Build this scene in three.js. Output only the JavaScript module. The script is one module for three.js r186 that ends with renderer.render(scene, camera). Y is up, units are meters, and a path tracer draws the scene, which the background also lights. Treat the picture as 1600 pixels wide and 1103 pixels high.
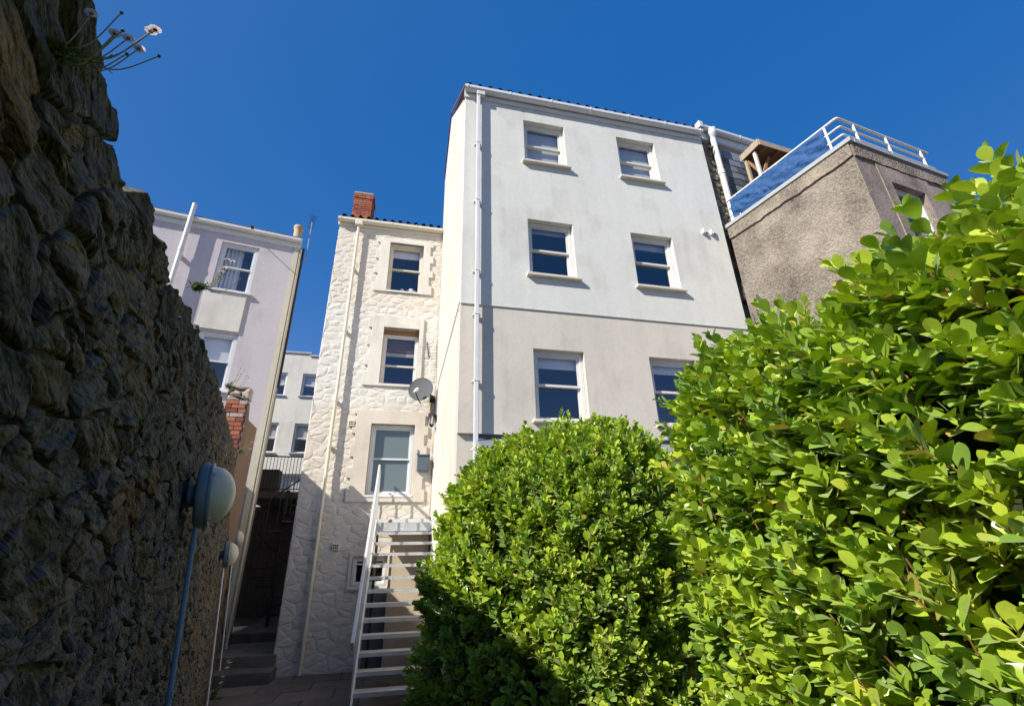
import * as THREE from 'three';
import { mergeGeometries } from 'three/addons/utils/BufferGeometryUtils.js';
import { RoundedBoxGeometry } from 'three/addons/geometries/RoundedBoxGeometry.js';
import { ImprovedNoise } from 'three/addons/math/ImprovedNoise.js';
import { FontLoader } from 'three/addons/loaders/FontLoader.js';
import { TextGeometry } from 'three/addons/geometries/TextGeometry.js';

// ------------------------------------------------------------------ camera, sky, sun, exposure
// the eye is the origin; the ground lies 1.76 m below it; +x runs along the white facades, -z points to them
const GY = -1.76;
const scene = new THREE.Scene();
const camera = new THREE.PerspectiveCamera(73.4, 1024 / 705, 0.03, 2000);
{
  const pit = 23.72 * Math.PI / 180, yaw = 13.45 * Math.PI / 180, rol = -1.407 * Math.PI / 180;
  const fwd = new THREE.Vector3(Math.sin(yaw) * Math.cos(pit), Math.sin(pit), -Math.cos(yaw) * Math.cos(pit));
  const right = new THREE.Vector3(Math.cos(yaw), 0, Math.sin(yaw)), up = new THREE.Vector3().crossVectors(right, fwd);
  const r = right.clone().multiplyScalar(Math.cos(rol)).addScaledVector(up, Math.sin(rol));
  const u = right.clone().multiplyScalar(-Math.sin(rol)).addScaledVector(up, Math.cos(rol));
  camera.quaternion.setFromRotationMatrix(new THREE.Matrix4().makeBasis(r, u, fwd.clone().negate()));
  camera.position.set(0, 0, 0); camera.updateMatrixWorld(true);
}
const SUN = new THREE.Vector3(-1.9, 1.60, 1).normalize();
const sun = new THREE.DirectionalLight(new THREE.Color(1.0, 0.93, 0.82), 4.9);
sun.position.copy(SUN).multiplyScalar(60); sun.castShadow = true; sun.shadow.mapSize.set(4096, 4096);
Object.assign(sun.shadow.camera, { left: -25, right: 25, top: 25, bottom: -25, near: 1, far: 140 });
scene.add(sun, sun.target);
{
  const W = 512, H = 256, d = new Float32Array(W * H * 4);
  for (let j = 0; j < H; j++) for (let i = 0; i < W; i++) {
    const el = ((j + 0.5) / H - 0.5) * Math.PI, az = ((i + 0.5) / W - 0.5) * 2 * Math.PI;
    const y = Math.sin(el), x = Math.cos(el) * Math.cos(az), z = Math.cos(el) * Math.sin(az);
    const e = Math.max(0, el) * 180 / Math.PI, k = Math.exp(-e / 8.5), k2 = Math.exp(-e / 40);
    const c = Math.max(-1, Math.min(1, x * SUN.x + y * SUN.y + z * SUN.z)), au = Math.exp(-Math.acos(c) / 0.30);
    const o = (j * W + i) * 4;
    d[o] = 0.0054 + 0.009 * k2 + 0.48 * k + 0.44 * au;
    d[o + 1] = 0.072 + 0.056 * k2 + 0.47 * k + 0.48 * au;
    d[o + 2] = 0.258 + 0.138 * k2 + 0.45 * k + 0.49 * au;
    d[o + 3] = 1;
  }
  const sky = new THREE.DataTexture(d, W, H, THREE.RGBAFormat, THREE.FloatType);
  sky.mapping = THREE.EquirectangularReflectionMapping; sky.magFilter = THREE.LinearFilter; sky.needsUpdate = true;
  scene.background = sky; scene.environment = sky;
}
const renderer = new THREE.WebGLRenderer({ antialias: true });
renderer.setSize(1024, 705);
renderer.shadowMap.enabled = true; renderer.shadowMap.type = THREE.PCFSoftShadowMap;
renderer.toneMapping = THREE.LinearToneMapping; renderer.toneMappingExposure = 1.5;

// ------------------------------------------------------------------ helpers
function rng(a) { return () => { a |= 0; a = a + 0x6D2B79F5 | 0; let t = Math.imul(a ^ a >>> 15, 1 | a); t = t + Math.imul(t ^ t >>> 7, 61 | t) ^ t; return ((t ^ t >>> 14) >>> 0) / 4294967296; }; }
const pn = new ImprovedNoise(), noise = (x, y, z) => pn.noise(x + 31.7, y + 17.3, z + 5.1);
const V3 = (x, y, z) => new THREE.Vector3(x, y, z);
const lerp = (a, b, t) => a + (b - a) * t;
function interp(x, xs, ys) { if (x <= xs[0]) return ys[0]; for (let i = 1; i < xs.length; i++) if (x <= xs[i]) return lerp(ys[i - 1], ys[i], (x - xs[i - 1]) / (xs[i] - xs[i - 1])); return ys[ys.length - 1]; }
const taken = {};
function numbered(n) { const k = taken[n] = (taken[n] ?? -1) + 1; return k ? n + '_' + String(k).padStart(3, '0') : n; }
function shadowed(o) { o.castShadow = o.receiveShadow = true; return o; }
function thing(name, label, category, pos = [0, 0, 0], turn = 0, group) {
  const o = new THREE.Group(); o.name = numbered(name); o.position.set(...pos); o.rotation.y = turn;
  o.userData = { label, category }; if (group) o.userData.group = group; scene.add(o); return o;
}
function add(name, geo, mat, parent, kind) {
  const m = shadowed(new THREE.Mesh(Array.isArray(geo) ? merge(geo) : geo, mat)); m.name = parent ? name : numbered(name);
  if (kind) m.userData.kind = kind; (parent || scene).add(m); return m;
}
function single(name, geo, mat, label, category, group) { const m = add(name, geo, mat); m.userData = { label, category }; if (group) m.userData.group = group; return m; }
function struct(name, geo, mat) { return add(name, geo, mat, null, 'structure'); }
function merge(list) {
  const l = list.flat().map(g => { const n = g.index ? g.toNonIndexed() : g.clone(); for (const k of Object.keys(n.attributes)) if (!['position', 'normal', 'uv'].includes(k)) n.deleteAttribute(k); if (!n.attributes.uv) metreUV(n); return n; });
  return l.length === 1 ? l[0] : mergeGeometries(l);
}
function metreUV(g) { // uv in metres by the way each face points
  if (!g.attributes.normal) g.computeVertexNormals();
  const p = g.attributes.position, n = g.attributes.normal, uv = new Float32Array(p.count * 2);
  for (let i = 0; i < p.count; i++) {
    const ax = Math.abs(n.getX(i)), ay = Math.abs(n.getY(i)), az = Math.abs(n.getZ(i));
    let u, v; if (az >= ax && az >= ay) { u = p.getX(i); v = p.getY(i); } else if (ax >= ay) { u = p.getZ(i); v = p.getY(i); } else { u = p.getX(i); v = p.getZ(i); }
    uv[2 * i] = u; uv[2 * i + 1] = v;
  }
  g.setAttribute('uv', new THREE.BufferAttribute(uv, 2)); return g;
}
function box(x0, x1, y0, y1, z0, z1) { const g = new THREE.BoxGeometry(x1 - x0, y1 - y0, z1 - z0); g.translate((x0 + x1) / 2, (y0 + y1) / 2, (z0 + z1) / 2); return metreUV(g); }
function rbox(x0, x1, y0, y1, z0, z1, r = 0.01) { const g = new RoundedBoxGeometry(x1 - x0, y1 - y0, z1 - z0, 2, r); g.translate((x0 + x1) / 2, (y0 + y1) / 2, (z0 + z1) / 2); return metreUV(g.index ? g.toNonIndexed() : g); }
function shapeOf(pts, holes = []) { const s = new THREE.Shape(pts.map(p => new THREE.Vector2(p[0], p[1]))); for (const h of holes) s.holes.push(new THREE.Path(h.map(p => new THREE.Vector2(p[0], p[1])))); return s; }
const rect = (x0, x1, y0, y1) => [[x0, y0], [x1, y0], [x1, y1], [x0, y1]];
function slab(pts, holes, z0, z1, bevel = 0) { // an outline in xy, from z0 to z1
  const g = new THREE.ExtrudeGeometry(shapeOf(pts, holes), bevel ? { depth: z1 - z0 - 2 * bevel, bevelEnabled: true, bevelThickness: bevel, bevelSize: bevel, bevelOffset: -bevel, bevelSegments: 2 } : { depth: z1 - z0, bevelEnabled: false });
  g.translate(0, 0, z0 + bevel); return metreUV(g);
}
function prismX(prof, x0, x1) { // outline as [z, y], from x0 to x1
  const g = new THREE.ExtrudeGeometry(shapeOf(prof.map(p => [-p[0], p[1]])), { depth: x1 - x0, bevelEnabled: false });
  g.applyMatrix4(new THREE.Matrix4().set(0, 0, 1, x0, 0, 1, 0, 0, -1, 0, 0, 0, 0, 0, 0, 1)); return metreUV(g);
}
function prismY(plan, y0, y1) { // outline as [x, z], from y0 to y1
  const g = new THREE.ExtrudeGeometry(shapeOf(plan.map(p => [p[0], -p[1]])), { depth: y1 - y0, bevelEnabled: false });
  g.rotateX(-Math.PI / 2); g.translate(0, y0, 0); return metreUV(g);
}
function rod(a, b, r0, r1 = r0, seg = 10) { // a round bar from a to b
  const A = V3(...a), B = V3(...b), d = B.clone().sub(A), g = new THREE.CylinderGeometry(r1, r0, d.length(), seg);
  g.applyQuaternion(new THREE.Quaternion().setFromUnitVectors(V3(0, 1, 0), d.normalize())); const m = A.add(B).multiplyScalar(0.5); g.translate(m.x, m.y, m.z); return metreUV(g);
}
function bar(a, b, w, t, up = [0, 1, 0]) { // a flat bar from a to b: w along up, t across
  const A = V3(...a), B = V3(...b), d = B.clone().sub(A), L = d.length(); d.normalize();
  const s = new THREE.Vector3().crossVectors(V3(...up), d).normalize(), u = new THREE.Vector3().crossVectors(d, s);
  const g = new THREE.BoxGeometry(t, w, L); g.applyMatrix4(new THREE.Matrix4().makeBasis(s, u, d)); const m = A.add(B).multiplyScalar(0.5); g.translate(m.x, m.y, m.z); return metreUV(g);
}
function tube(pts, r, seg = 24, rad = 8, closed = false) { return new THREE.TubeGeometry(new THREE.CatmullRomCurve3(pts.map(p => V3(...p)), closed, 'catmullrom', 0.3), seg, r, rad, closed); }
function lathe(pts, seg = 24) { return new THREE.LatheGeometry(pts.map(p => new THREE.Vector2(p[0], p[1])), seg); }
function moved(g, f) { const c = g.clone(); f(c); return c; }

// ------------------------------------------------------------------ textures
function lattice(seed) { const t = new Float32Array(65536), r = rng(seed); for (let i = 0; i < 65536; i++) t[i] = r(); return t; }
const LAT = lattice(77);
function tileNoise(u, v, px, py, seed) {
  const x = u * px, y = v * py, x0 = Math.floor(x), y0 = Math.floor(y), fx = x - x0, fy = y - y0, sx = fx * fx * (3 - 2 * fx), sy = fy * fy * (3 - 2 * fy);
  const h = (i, j) => LAT[(((i % px + px) % px) * 1619 + ((j % py + py) % py) * 31337 + seed * 6971) & 65535];
  return lerp(lerp(h(x0, y0), h(x0 + 1, y0), sx), lerp(h(x0, y0 + 1), h(x0 + 1, y0 + 1), sx), sy);
}
function fbm(u, v, px, py, oct, seed, gain = 0.5) { let s = 0, a = 1, t = 0; for (let o = 0; o < oct; o++) { s += a * tileNoise(u, v, px << o, py << o, seed + o * 7); t += a; a *= gain; } return s / t; }
function texture(size, f, srgb, tile) { // f(u, v) gives [r, g, b] linear or a number; tile is the pattern's size in metres
  const d = new Uint8Array(size * size * 4), enc = c => { c = Math.max(0, Math.min(1, c)); return 255 * (srgb ? (c <= 0.0031308 ? 12.92 * c : 1.055 * Math.pow(c, 1 / 2.4) - 0.055) : c); };
  for (let j = 0; j < size; j++) for (let i = 0; i < size; i++) {
    let c = f((i + 0.5) / size, (j + 0.5) / size); if (typeof c === 'number') c = [c, c, c];
    const o = (j * size + i) * 4; d[o] = enc(c[0]); d[o + 1] = enc(c[1]); d[o + 2] = enc(c[2]); d[o + 3] = 255;
  }
  const t = new THREE.DataTexture(d, size, size, THREE.RGBAFormat); t.wrapS = t.wrapT = THREE.RepeatWrapping; t.magFilter = THREE.LinearFilter; t.minFilter = THREE.LinearMipmapLinearFilter; t.generateMipmaps = true;
  if (srgb) t.colorSpace = THREE.SRGBColorSpace; t.repeat.set(1 / tile, 1 / tile); t.needsUpdate = true; return t;
}
const T = {};
T.render = texture(1024, (u, v) => { // weathered masonry paint: patches, streaks, specks
  const a = fbm(u, v, 3, 3, 6, 1), s = fbm(u, v, 26, 3, 4, 2), w = fbm(u, v, 60, 60, 2, 3), st = Math.max(0, fbm(u, v, 7, 5, 5, 9) - 0.58) * 2.2;
  const k = 1 - 0.13 * (1 - a) - 0.14 * Math.max(0, s - 0.47) - 0.07 * w - 0.32 * st * s; return [k, k * (0.995 - 0.02 * st), k * (0.985 - 0.05 * st)];
}, true, 3.1);
T.renderBump = texture(512, (u, v) => 0.55 * fbm(u, v, 5, 5, 3, 11) + 0.45 * fbm(u, v, 40, 40, 3, 12), false, 1.3);
T.stone = texture(1024, (u, v) => { // schist: dark bands, pale specks, lichen and rust
  const b = fbm(u + 0.03 * fbm(u, v, 6, 6, 3, 40), v, 5, 34, 4, 21), g = fbm(u, v, 90, 120, 2, 22), p = fbm(u, v, 6, 6, 5, 23), l = Math.max(0, fbm(u, v, 9, 9, 5, 24) - 0.60) * 3.2, rr = Math.max(0, fbm(u, v, 7, 7, 5, 25) - 0.60) * 3;
  const k = 0.26 + 0.72 * b * (0.4 + 1.1 * p) + 0.55 * (g - 0.5);
  return [k * (1 + 0.10 * l + 0.75 * rr), k * (1 + 0.22 * l + 0.26 * rr), k * (0.95 - 0.10 * l - 0.2 * rr)];
}, true, 0.62);
T.stoneBump = texture(1024, (u, v) => { const w = 0.04 * fbm(u, v, 5, 5, 3, 41); return 0.6 * fbm(u + w, v + w, 6, 30, 5, 31) + 0.4 * fbm(u, v, 40, 60, 3, 32); }, false, 0.62);
T.rough = texture(1024, (u, v) => { const a = fbm(u, v, 5, 5, 6, 51), g = fbm(u, v, 110, 110, 2, 52), s = tileNoise(u, v, 170, 170, 53), w = s > 0.86 ? 0.5 * (s - 0.86) / 0.14 : 0; const k = 0.22 + 0.85 * a * (0.6 + 0.8 * fbm(u, v, 3, 3, 3, 57)) + 0.6 * (g - 0.5) + w; return [k, k * 0.98, k * 0.95]; }, true, 2.2);
T.roughBump = texture(1024, (u, v) => 0.5 * fbm(u, v, 70, 70, 3, 54) + 0.5 * tileNoise(u, v, 150, 150, 55), false, 2.2);
T.paint = texture(512, (u, v) => { const k = 1 - 0.14 * fbm(u, v, 4, 4, 5, 61) - 0.10 * Math.max(0, fbm(u, v, 30, 4, 4, 62) - 0.5); return [k, k * 0.995, k * 0.98]; }, true, 0.9);
T.wood = texture(512, (u, v) => { const k = 0.6 + 0.5 * fbm(u, v, 40, 3, 4, 71) - 0.2 * fbm(u, v, 4, 2, 3, 72); return [k, k * 0.97, k * 0.93]; }, true, 0.8);
T.slate = texture(512, (u, v) => { const k = 0.55 + 0.6 * fbm(u, v, 6, 9, 5, 81) + 0.25 * Math.max(0, fbm(u, v, 12, 12, 3, 82) - 0.6); return [k, k, k * 1.02]; }, true, 0.8);
T.tread = texture(256, (u, v) => { // raised lozenges of chequer plate
  const n = 8, x = u * n, y = v * n, i = Math.floor(x), j = Math.floor(y), s = (i + j) % 2 ? 1 : -1, a = (x - i - 0.5), b = (y - j - 0.5), p = (a + s * b) * 0.7071, q = (a - s * b) * 0.7071;
  return Math.max(0, 1 - (p * p / 0.14 + q * q / 0.012)) > 0 ? 1 : 0;
}, false, 0.24);
T.leaf = texture(256, (u, v) => { const rib = Math.abs(u - 0.5) < 0.012 ? 0.28 : 0, k = 0.84 + rib + 0.3 * fbm(u, v, 6, 6, 4, 91); return [k * (1 + 0.2 * (fbm(u, v, 5, 5, 3, 92) - 0.5)), k, k]; }, true, 1);
T.metal = texture(256, (u, v) => 1 - 0.25 * fbm(u, v, 5, 5, 5, 95), true, 0.5);

// ------------------------------------------------------------------ materials (linear base colours)
function mat(c, rough, o = {}) {
  const { map, bump, bumpScale = 0.01, phys, ...rest } = o; const p = { color: new THREE.Color().setRGB(...c), roughness: rough, ...rest };
  if (map) p.map = map; if (bump) { p.bumpMap = bump; p.bumpScale = bumpScale; }
  return new (phys ? THREE.MeshPhysicalMaterial : THREE.MeshStandardMaterial)(p);
}
const ren = (c, b = 0.0028) => mat(c, 0.92, { map: T.render, bump: T.renderBump, bumpScale: b });
const M = {
  mainUpper: ren([0.695, 0.708, 0.675]), mainLower: ren([0.640, 0.600, 0.538]), mainSide: ren([0.68, 0.64, 0.57]),
  narrowUpper: ren([0.725, 0.712, 0.668], 0.006), narrowLower: ren([0.70, 0.650, 0.57], 0.006), smoothUpper: ren([0.72, 0.705, 0.655]), smoothLower: ren([0.70, 0.640, 0.555]),
  under: ren([0.62, 0.52, 0.40]), lilac: ren([0.594, 0.558, 0.590]), farWall: ren([0.693, 0.675, 0.621]), cream: ren([0.666, 0.621, 0.495]),
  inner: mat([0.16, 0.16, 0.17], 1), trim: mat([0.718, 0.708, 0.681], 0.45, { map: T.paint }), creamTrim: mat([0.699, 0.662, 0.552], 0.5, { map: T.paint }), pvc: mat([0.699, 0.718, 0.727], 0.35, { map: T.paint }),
  sillPaint: mat([0.699, 0.662, 0.534], 0.7, { map: T.paint }),
  creamPipe: mat([0.708, 0.672, 0.552], 0.5, { map: T.paint }),
  rough: mat([0.326, 0.286, 0.244], 1, { map: T.rough, bump: T.roughBump, bumpScale: 0.02 }), roughBand: mat([0.363, 0.316, 0.265], 1, { map: T.rough, bump: T.roughBump, bumpScale: 0.016 }),
  frontRender: mat([0.372, 0.316, 0.279], 0.95, { map: T.rough, bump: T.renderBump, bumpScale: 0.006 }),
  lead: mat([0.36, 0.38, 0.40], 0.6, { map: T.metal }), slate: mat([0.20, 0.225, 0.255], 0.6, { map: T.slate, bump: T.renderBump, bumpScale: 0.004 }), slateDark: mat([0.10, 0.115, 0.135], 0.6, { map: T.slate }),
  pantile: mat([0.21, 0.068, 0.045], 0.85, { map: T.slate }), pantileDark: mat([0.10, 0.045, 0.036], 0.85, { map: T.slate }),
  brickA: mat([0.33, 0.10, 0.055], 0.95, { map: T.slate, bump: T.renderBump, bumpScale: 0.006 }), brickB: mat([0.25, 0.075, 0.05], 0.95, { map: T.slate, bump: T.renderBump, bumpScale: 0.006 }), brickC: mat([0.38, 0.15, 0.085], 0.95, { map: T.slate, bump: T.renderBump, bumpScale: 0.006 }),
  brickPale: mat([0.45, 0.38, 0.33], 0.95, { map: T.slate, bump: T.renderBump, bumpScale: 0.008 }), mortar: mat([0.36, 0.32, 0.27], 1, { map: T.render, bump: T.renderBump, bumpScale: 0.01 }), ochre: mat([0.22, 0.145, 0.10], 0.95, { map: T.render, bump: T.renderBump, bumpScale: 0.01 }),
  stoneA: mat([0.178, 0.150, 0.118], 0.95, { map: T.stone, bump: T.stoneBump, bumpScale: 0.04 }), stoneB: mat([0.146, 0.135, 0.118], 0.92, { map: T.stone, bump: T.stoneBump, bumpScale: 0.04 }),
  stoneC: mat([0.215, 0.168, 0.115], 0.95, { map: T.stone, bump: T.stoneBump, bumpScale: 0.04 }), stoneD: mat([0.235, 0.145, 0.072], 0.95, { map: T.stone, bump: T.stoneBump, bumpScale: 0.04 }), joint: mat([0.150, 0.128, 0.098], 1, { map: T.stone, bump: T.stoneBump, bumpScale: 0.02 }),
  rubA: mat([0.30, 0.27, 0.22], 0.95, { map: T.stone, bump: T.stoneBump, bumpScale: 0.012 }), rubB: mat([0.22, 0.22, 0.20], 0.95, { map: T.stone, bump: T.stoneBump, bumpScale: 0.012 }), rubC: mat([0.38, 0.24, 0.17], 0.95, { map: T.stone, bump: T.stoneBump, bumpScale: 0.012 }),
  paving: mat([0.17, 0.15, 0.125], 0.9, { map: T.slate, bump: T.renderBump, bumpScale: 0.006 }), pavingB: mat([0.135, 0.12, 0.105], 0.9, { map: T.slate, bump: T.renderBump, bumpScale: 0.006 }), soil: mat([0.13, 0.105, 0.08], 1, { map: T.render }),
  galv: mat([0.62, 0.63, 0.63], 0.45, { metalness: 0.55, map: T.metal, bump: T.tread, bumpScale: 0.004 }), stairPaint: mat([0.607, 0.626, 0.635], 0.4, { map: T.paint, metalness: 0.1 }),
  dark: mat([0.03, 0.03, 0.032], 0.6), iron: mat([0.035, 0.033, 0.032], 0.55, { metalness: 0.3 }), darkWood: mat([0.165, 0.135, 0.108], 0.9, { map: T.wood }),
  shadeBlueGrey: mat([0.12, 0.135, 0.16], 0.7, { map: T.paint }), lampGrey: mat([0.20, 0.255, 0.285], 0.45, { map: T.metal }), conduit: mat([0.20, 0.29, 0.38], 0.45, { map: T.metal }), whiteConduit: mat([0.7, 0.7, 0.7], 0.5),
  timber: mat([0.36, 0.20, 0.10], 0.85, { map: T.wood }), timberPale: mat([0.48, 0.40, 0.30], 0.85, { map: T.wood }), rail: mat([0.754, 0.745, 0.718], 0.4, { map: T.paint }),
  tarp: mat([0.006, 0.07, 0.23], 0.75, { map: T.paint }), dish: mat([0.085, 0.097, 0.105], 0.8, { map: T.metal }), mailbox: mat([0.13, 0.16, 0.19], 0.4, { metalness: 0.4, map: T.metal }),
  potClay: mat([0.55, 0.42, 0.25], 0.9, { map: T.slate }), curtain: mat([0.62, 0.61, 0.62], 0.9, { side: THREE.DoubleSide }), blind: mat([0.42, 0.45, 0.47], 0.9), blindWhite: mat([0.68, 0.70, 0.72], 0.9), rust: mat([0.35, 0.14, 0.05], 0.95, { map: T.slate }),
  glass: new THREE.MeshPhysicalMaterial({ color: 0xffffff, roughness: 0.03, transmission: 1, thickness: 0, ior: 2.3 }),
  frosted: new THREE.MeshPhysicalMaterial({ color: new THREE.Color().setRGB(0.135, 0.175, 0.185), roughness: 0.3, clearcoat: 0.6, clearcoatRoughness: 0.1 }),
  opal: new THREE.MeshPhysicalMaterial({ color: new THREE.Color().setRGB(0.84, 0.77, 0.60), roughness: 0.6, transmission: 0.4, thickness: 0, clearcoat: 0.5, clearcoatRoughness: 0.15 }),
  stem: mat([0.20, 0.105, 0.03], 0.8), twig: mat([0.10, 0.06, 0.03], 0.9), greenStem: mat([0.22, 0.22, 0.10], 0.8),
};

// ------------------------------------------------------------------ rubble: irregular pieces that fill a surface
function cells(sites, stretch) { // Voronoi outlines of [s, h] sites; stretch > 1 makes the pieces longer along s
  const P = sites.map(p => [p[0] / stretch, p[1]]), out = [];
  for (let i = 0; i < P.length; i++) {
    const [x, y] = P[i]; let poly = rect(x - 0.9, x + 0.9, y - 0.9, y + 0.9);
    const near = []; for (let j = 0; j < P.length; j++) if (j !== i) { const d = (P[j][0] - x) ** 2 + (P[j][1] - y) ** 2; if (d < 1.2) near.push([d, j]); }
    near.sort((a, b) => a[0] - b[0]);
    for (const [d, j] of near.slice(0, 26)) {
      const nx = P[j][0] - x, ny = P[j][1] - y, c = (P[j][0] ** 2 + P[j][1] ** 2 - x * x - y * y) / 2, q = [];
      for (let k = 0; k < poly.length; k++) {
        const a = poly[k], b = poly[(k + 1) % poly.length], da = a[0] * nx + a[1] * ny - c, db = b[0] * nx + b[1] * ny - c;
        if (da <= 0) q.push(a); if ((da < 0) !== (db < 0) && da !== db) { const t = da / (da - db); q.push([lerp(a[0], b[0], t), lerp(a[1], b[1], t)]); }
      }
      poly = q; if (poly.length < 3) break;
    }
    out.push(poly.map(p => [p[0] * stretch, p[1]]));
  }
  return out;
}
function scatter(s0, s1, h0, h1, ds, dh, R, drop = 0.16, jit = 0.8) {
  const l = []; let row = 0; for (let h = h0; h < h1; h += dh, row++) for (let s = s0 + (row % 2) * ds / 2; s < s1; s += ds) if (R() > drop) l.push([s + (R() - 0.5) * ds * jit, h + (R() - 0.5) * dh * jit]);
  return l;
}
// one stone: outline in (s, h), pushed out along n, rounded and roughened; map turns (s, h, n) into a point
function stone(poly, R, { gap = 0.012, deep = 0.08, high = 0.05, tilt = 0.12, rough = 0.012, grain = 9, M = 20, rings = [1, 1, 0.93, 0.78, 0.5, 0.22], lift = [0, 0, 0.62, 0.92, 1, 1.04], spin = true, soft = 0.4, slaty = 0, map }) {
  poly = poly.filter((p, i) => { const q = poly[(i + 1) % poly.length]; return Math.hypot(p[0] - q[0], p[1] - q[1]) > 1e-4; }); if (poly.length < 3) return null;
  let cx = 0, cy = 0, A = 0; for (let i = 0; i < poly.length; i++) { const [a, b] = poly[i], [c, d] = poly[(i + 1) % poly.length], w = a * d - c * b; A += w; cx += (a + c) * w; cy += (b + d) * w; } if (Math.abs(A) < 1e-5) return null; cx /= 3 * A; cy /= 3 * A;
  const len = poly.map((p, i) => Math.hypot(p[0] - poly[(i + 1) % poly.length][0], p[1] - poly[(i + 1) % poly.length][1])), per = len.reduce((a, b) => a + b, 0);
  const edge = []; for (let k = 0; k < M; k++) { let t = per * k / M, i = 0; while (t > len[i] && i < poly.length - 1) t -= len[i++]; const a = poly[i], b = poly[(i + 1) % poly.length]; edge.push([lerp(a[0], b[0], t / len[i]), lerp(a[1], b[1], t / len[i])]); }
  // soften the corners a little
  const e2 = edge.map((p, i) => { const a = edge[(i + M - 1) % M], b = edge[(i + 1) % M]; return [p[0] * (1 - soft) + (a[0] + b[0]) * soft / 2, p[1] * (1 - soft) + (a[1] + b[1]) * soft / 2]; });
  const seed = R() * 50, ang = spin ? (R() - 0.5) * 1.6 : 0, ca = Math.cos(ang), sa = Math.sin(ang), tx = (R() - 0.5) * 2 * tilt, ty = (R() - 0.5) * 2 * tilt, H = high * (0.55 + 0.9 * R()), pos = [], uv = [], idx = [], uo = R() * 3, vo = R() * 3;
  const put = (s, h, n) => { const p = map(s, h, n); pos.push(p[0], p[1], p[2]); const a = s - cx, b = h - cy; uv.push(a * ca + b * sa + uo + 0.6 * n, -a * sa + b * ca + vo + n); };
  for (let r = 0; r < rings.length; r++) for (let k = 0; k < M; k++) {
    const [ex, ey] = e2[k], dx = ex - cx, dy = ey - cy, L = Math.hypot(dx, dy) + 1e-6, wob = gap * (0.6 + 1.1 * (noise(ex * 14, ey * 14, seed) * 0.5 + 0.5)), f = rings[r] * Math.max(0.3, 1 - wob / L);
    const s = cx + dx * f, h = cy + dy * f, a = (s - cx) * ca + (h - cy) * sa, b = -(s - cx) * sa + (h - cy) * ca;
    let n = r === 0 ? -deep : H * lift[r] + (s - cx) * tx + (h - cy) * ty + (r > 1 ? rough : rough * 0.4) * (noise(a * grain * 0.6, b * grain * 1.7, seed) * 1.4 + 0.55 * noise(a * grain * 1.7, b * grain * 4, seed + 9));
    if (r > 1 && slaty) { const w = noise(a * 5, b * 5, seed + 3) * 0.5, q = (b + 0.03 * w) * (26 + 10 * ca) + 1.6 * noise(a * 6, b * 9, seed + 4); n += slaty * ((q - Math.floor(q)) * 0.55 + 1.5 * noise(Math.floor(q) * 3.7, a * 4, seed) + 0.5 * noise(a * 40, b * 60, seed)); }
    put(s, h, n);
  }
  put(cx, cy, H * lift[lift.length - 1] + rough * noise(0, 0, seed));
  const c = rings.length * M;
  for (let r = 0; r + 1 < rings.length; r++) for (let k = 0; k < M; k++) { const a = r * M + k, b = r * M + (k + 1) % M; idx.push(a, b, a + M, b, b + M, a + M); }
  for (let k = 0; k < M; k++) idx.push((rings.length - 1) * M + k, (rings.length - 1) * M + (k + 1) % M, c);
  const g = new THREE.BufferGeometry(); g.setAttribute('position', new THREE.Float32BufferAttribute(pos, 3)); g.setAttribute('uv', new THREE.Float32BufferAttribute(uv, 2)); g.setIndex(idx); g.computeVertexNormals();
  g.userData = { cx, cy, A: Math.abs(A) / 2 }; return g;
}

// ------------------------------------------------------------------ ground, paving, steps
{
  const g = new THREE.CircleGeometry(400, 48); g.rotateX(-Math.PI / 2); g.translate(0, GY - 0.03, 0); struct('ground', metreUV(g), M.soil);
  const pav = new THREE.Group(); pav.name = 'pavement'; pav.userData.kind = 'structure'; scene.add(pav);
  const R = rng(5);
  for (let r = 0, z = -3.1; z > -10.6; r++, z -= 0.62) for (let k = 0, x = -2.75 + (r % 2) * 0.4; x < 1.0; k++, x += 0.8) {
    const e = 0.006, y = GY - 0.004 + R() * 0.006; if (x + 0.8 < -0.3 + 0.262 * z) continue;
    add('paving_slab', rbox(x + e, x + 0.8 - e, y - 0.05, y, z - 0.62 + e, z - e, 0.008), R() < 0.5 ? M.paving : M.pavingB, pav);
  }
  const st = new THREE.Group(); st.name = 'passage_steps'; st.userData.kind = 'structure'; scene.add(st);
  add('step', rbox(-3.0, -1.86, GY - 0.1, -1.585, -10.45, -9.95, 0.012), M.pavingB, st);
  add('step', rbox(-3.1, -1.90, GY - 0.1, -1.41, -12.2, -10.46, 0.012), M.paving, st);
  add('step', rbox(-3.2, -1.97, GY - 0.1, -1.24, -17.0, -12.21, 0.012), M.pavingB, st);
}

// ------------------------------------------------------------------ the old stone garden wall
const WD = [-1, 0, 3, 6, 9, 11, 13, 16], WX = [0.14, -0.12, -0.91, -1.69, -2.46, -2.9, -3.25, -3.7];
const HD = [0, 0.4, 0.6, 0.8, 1, 1.3, 1.6, 2, 2.5, 3, 3.5, 4, 5, 6, 7, 8, 9, 10, 11, 12], HH = [2.64, 2.62, 2.59, 2.58, 2.585, 2.63, 2.69, 2.77, 2.86, 2.96, 3.04, 3.11, 3.22, 3.32, 3.41, 3.51, 3.58, 3.56, 3.5, 3.4];
const SK = 1.034, BAT = 0.08;
function wallPt(s, h, n) { // s along the wall away from the eye, h above the ground, n out of its face
  const d = s / SK, x = interp(d, WD, WX), t = V3(interp(d + 0.3, WD, WX) - interp(d - 0.3, WD, WX), 0, -0.6).normalize(), q = [t.z, -t.x];
  const k = BAT * h - n; return [x + q[0] * k, GY + h + n * BAT, -d + q[1] * k];
}
const wallIn = (s, h, n) => wallPt(s, h, n - 0.05);
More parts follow.
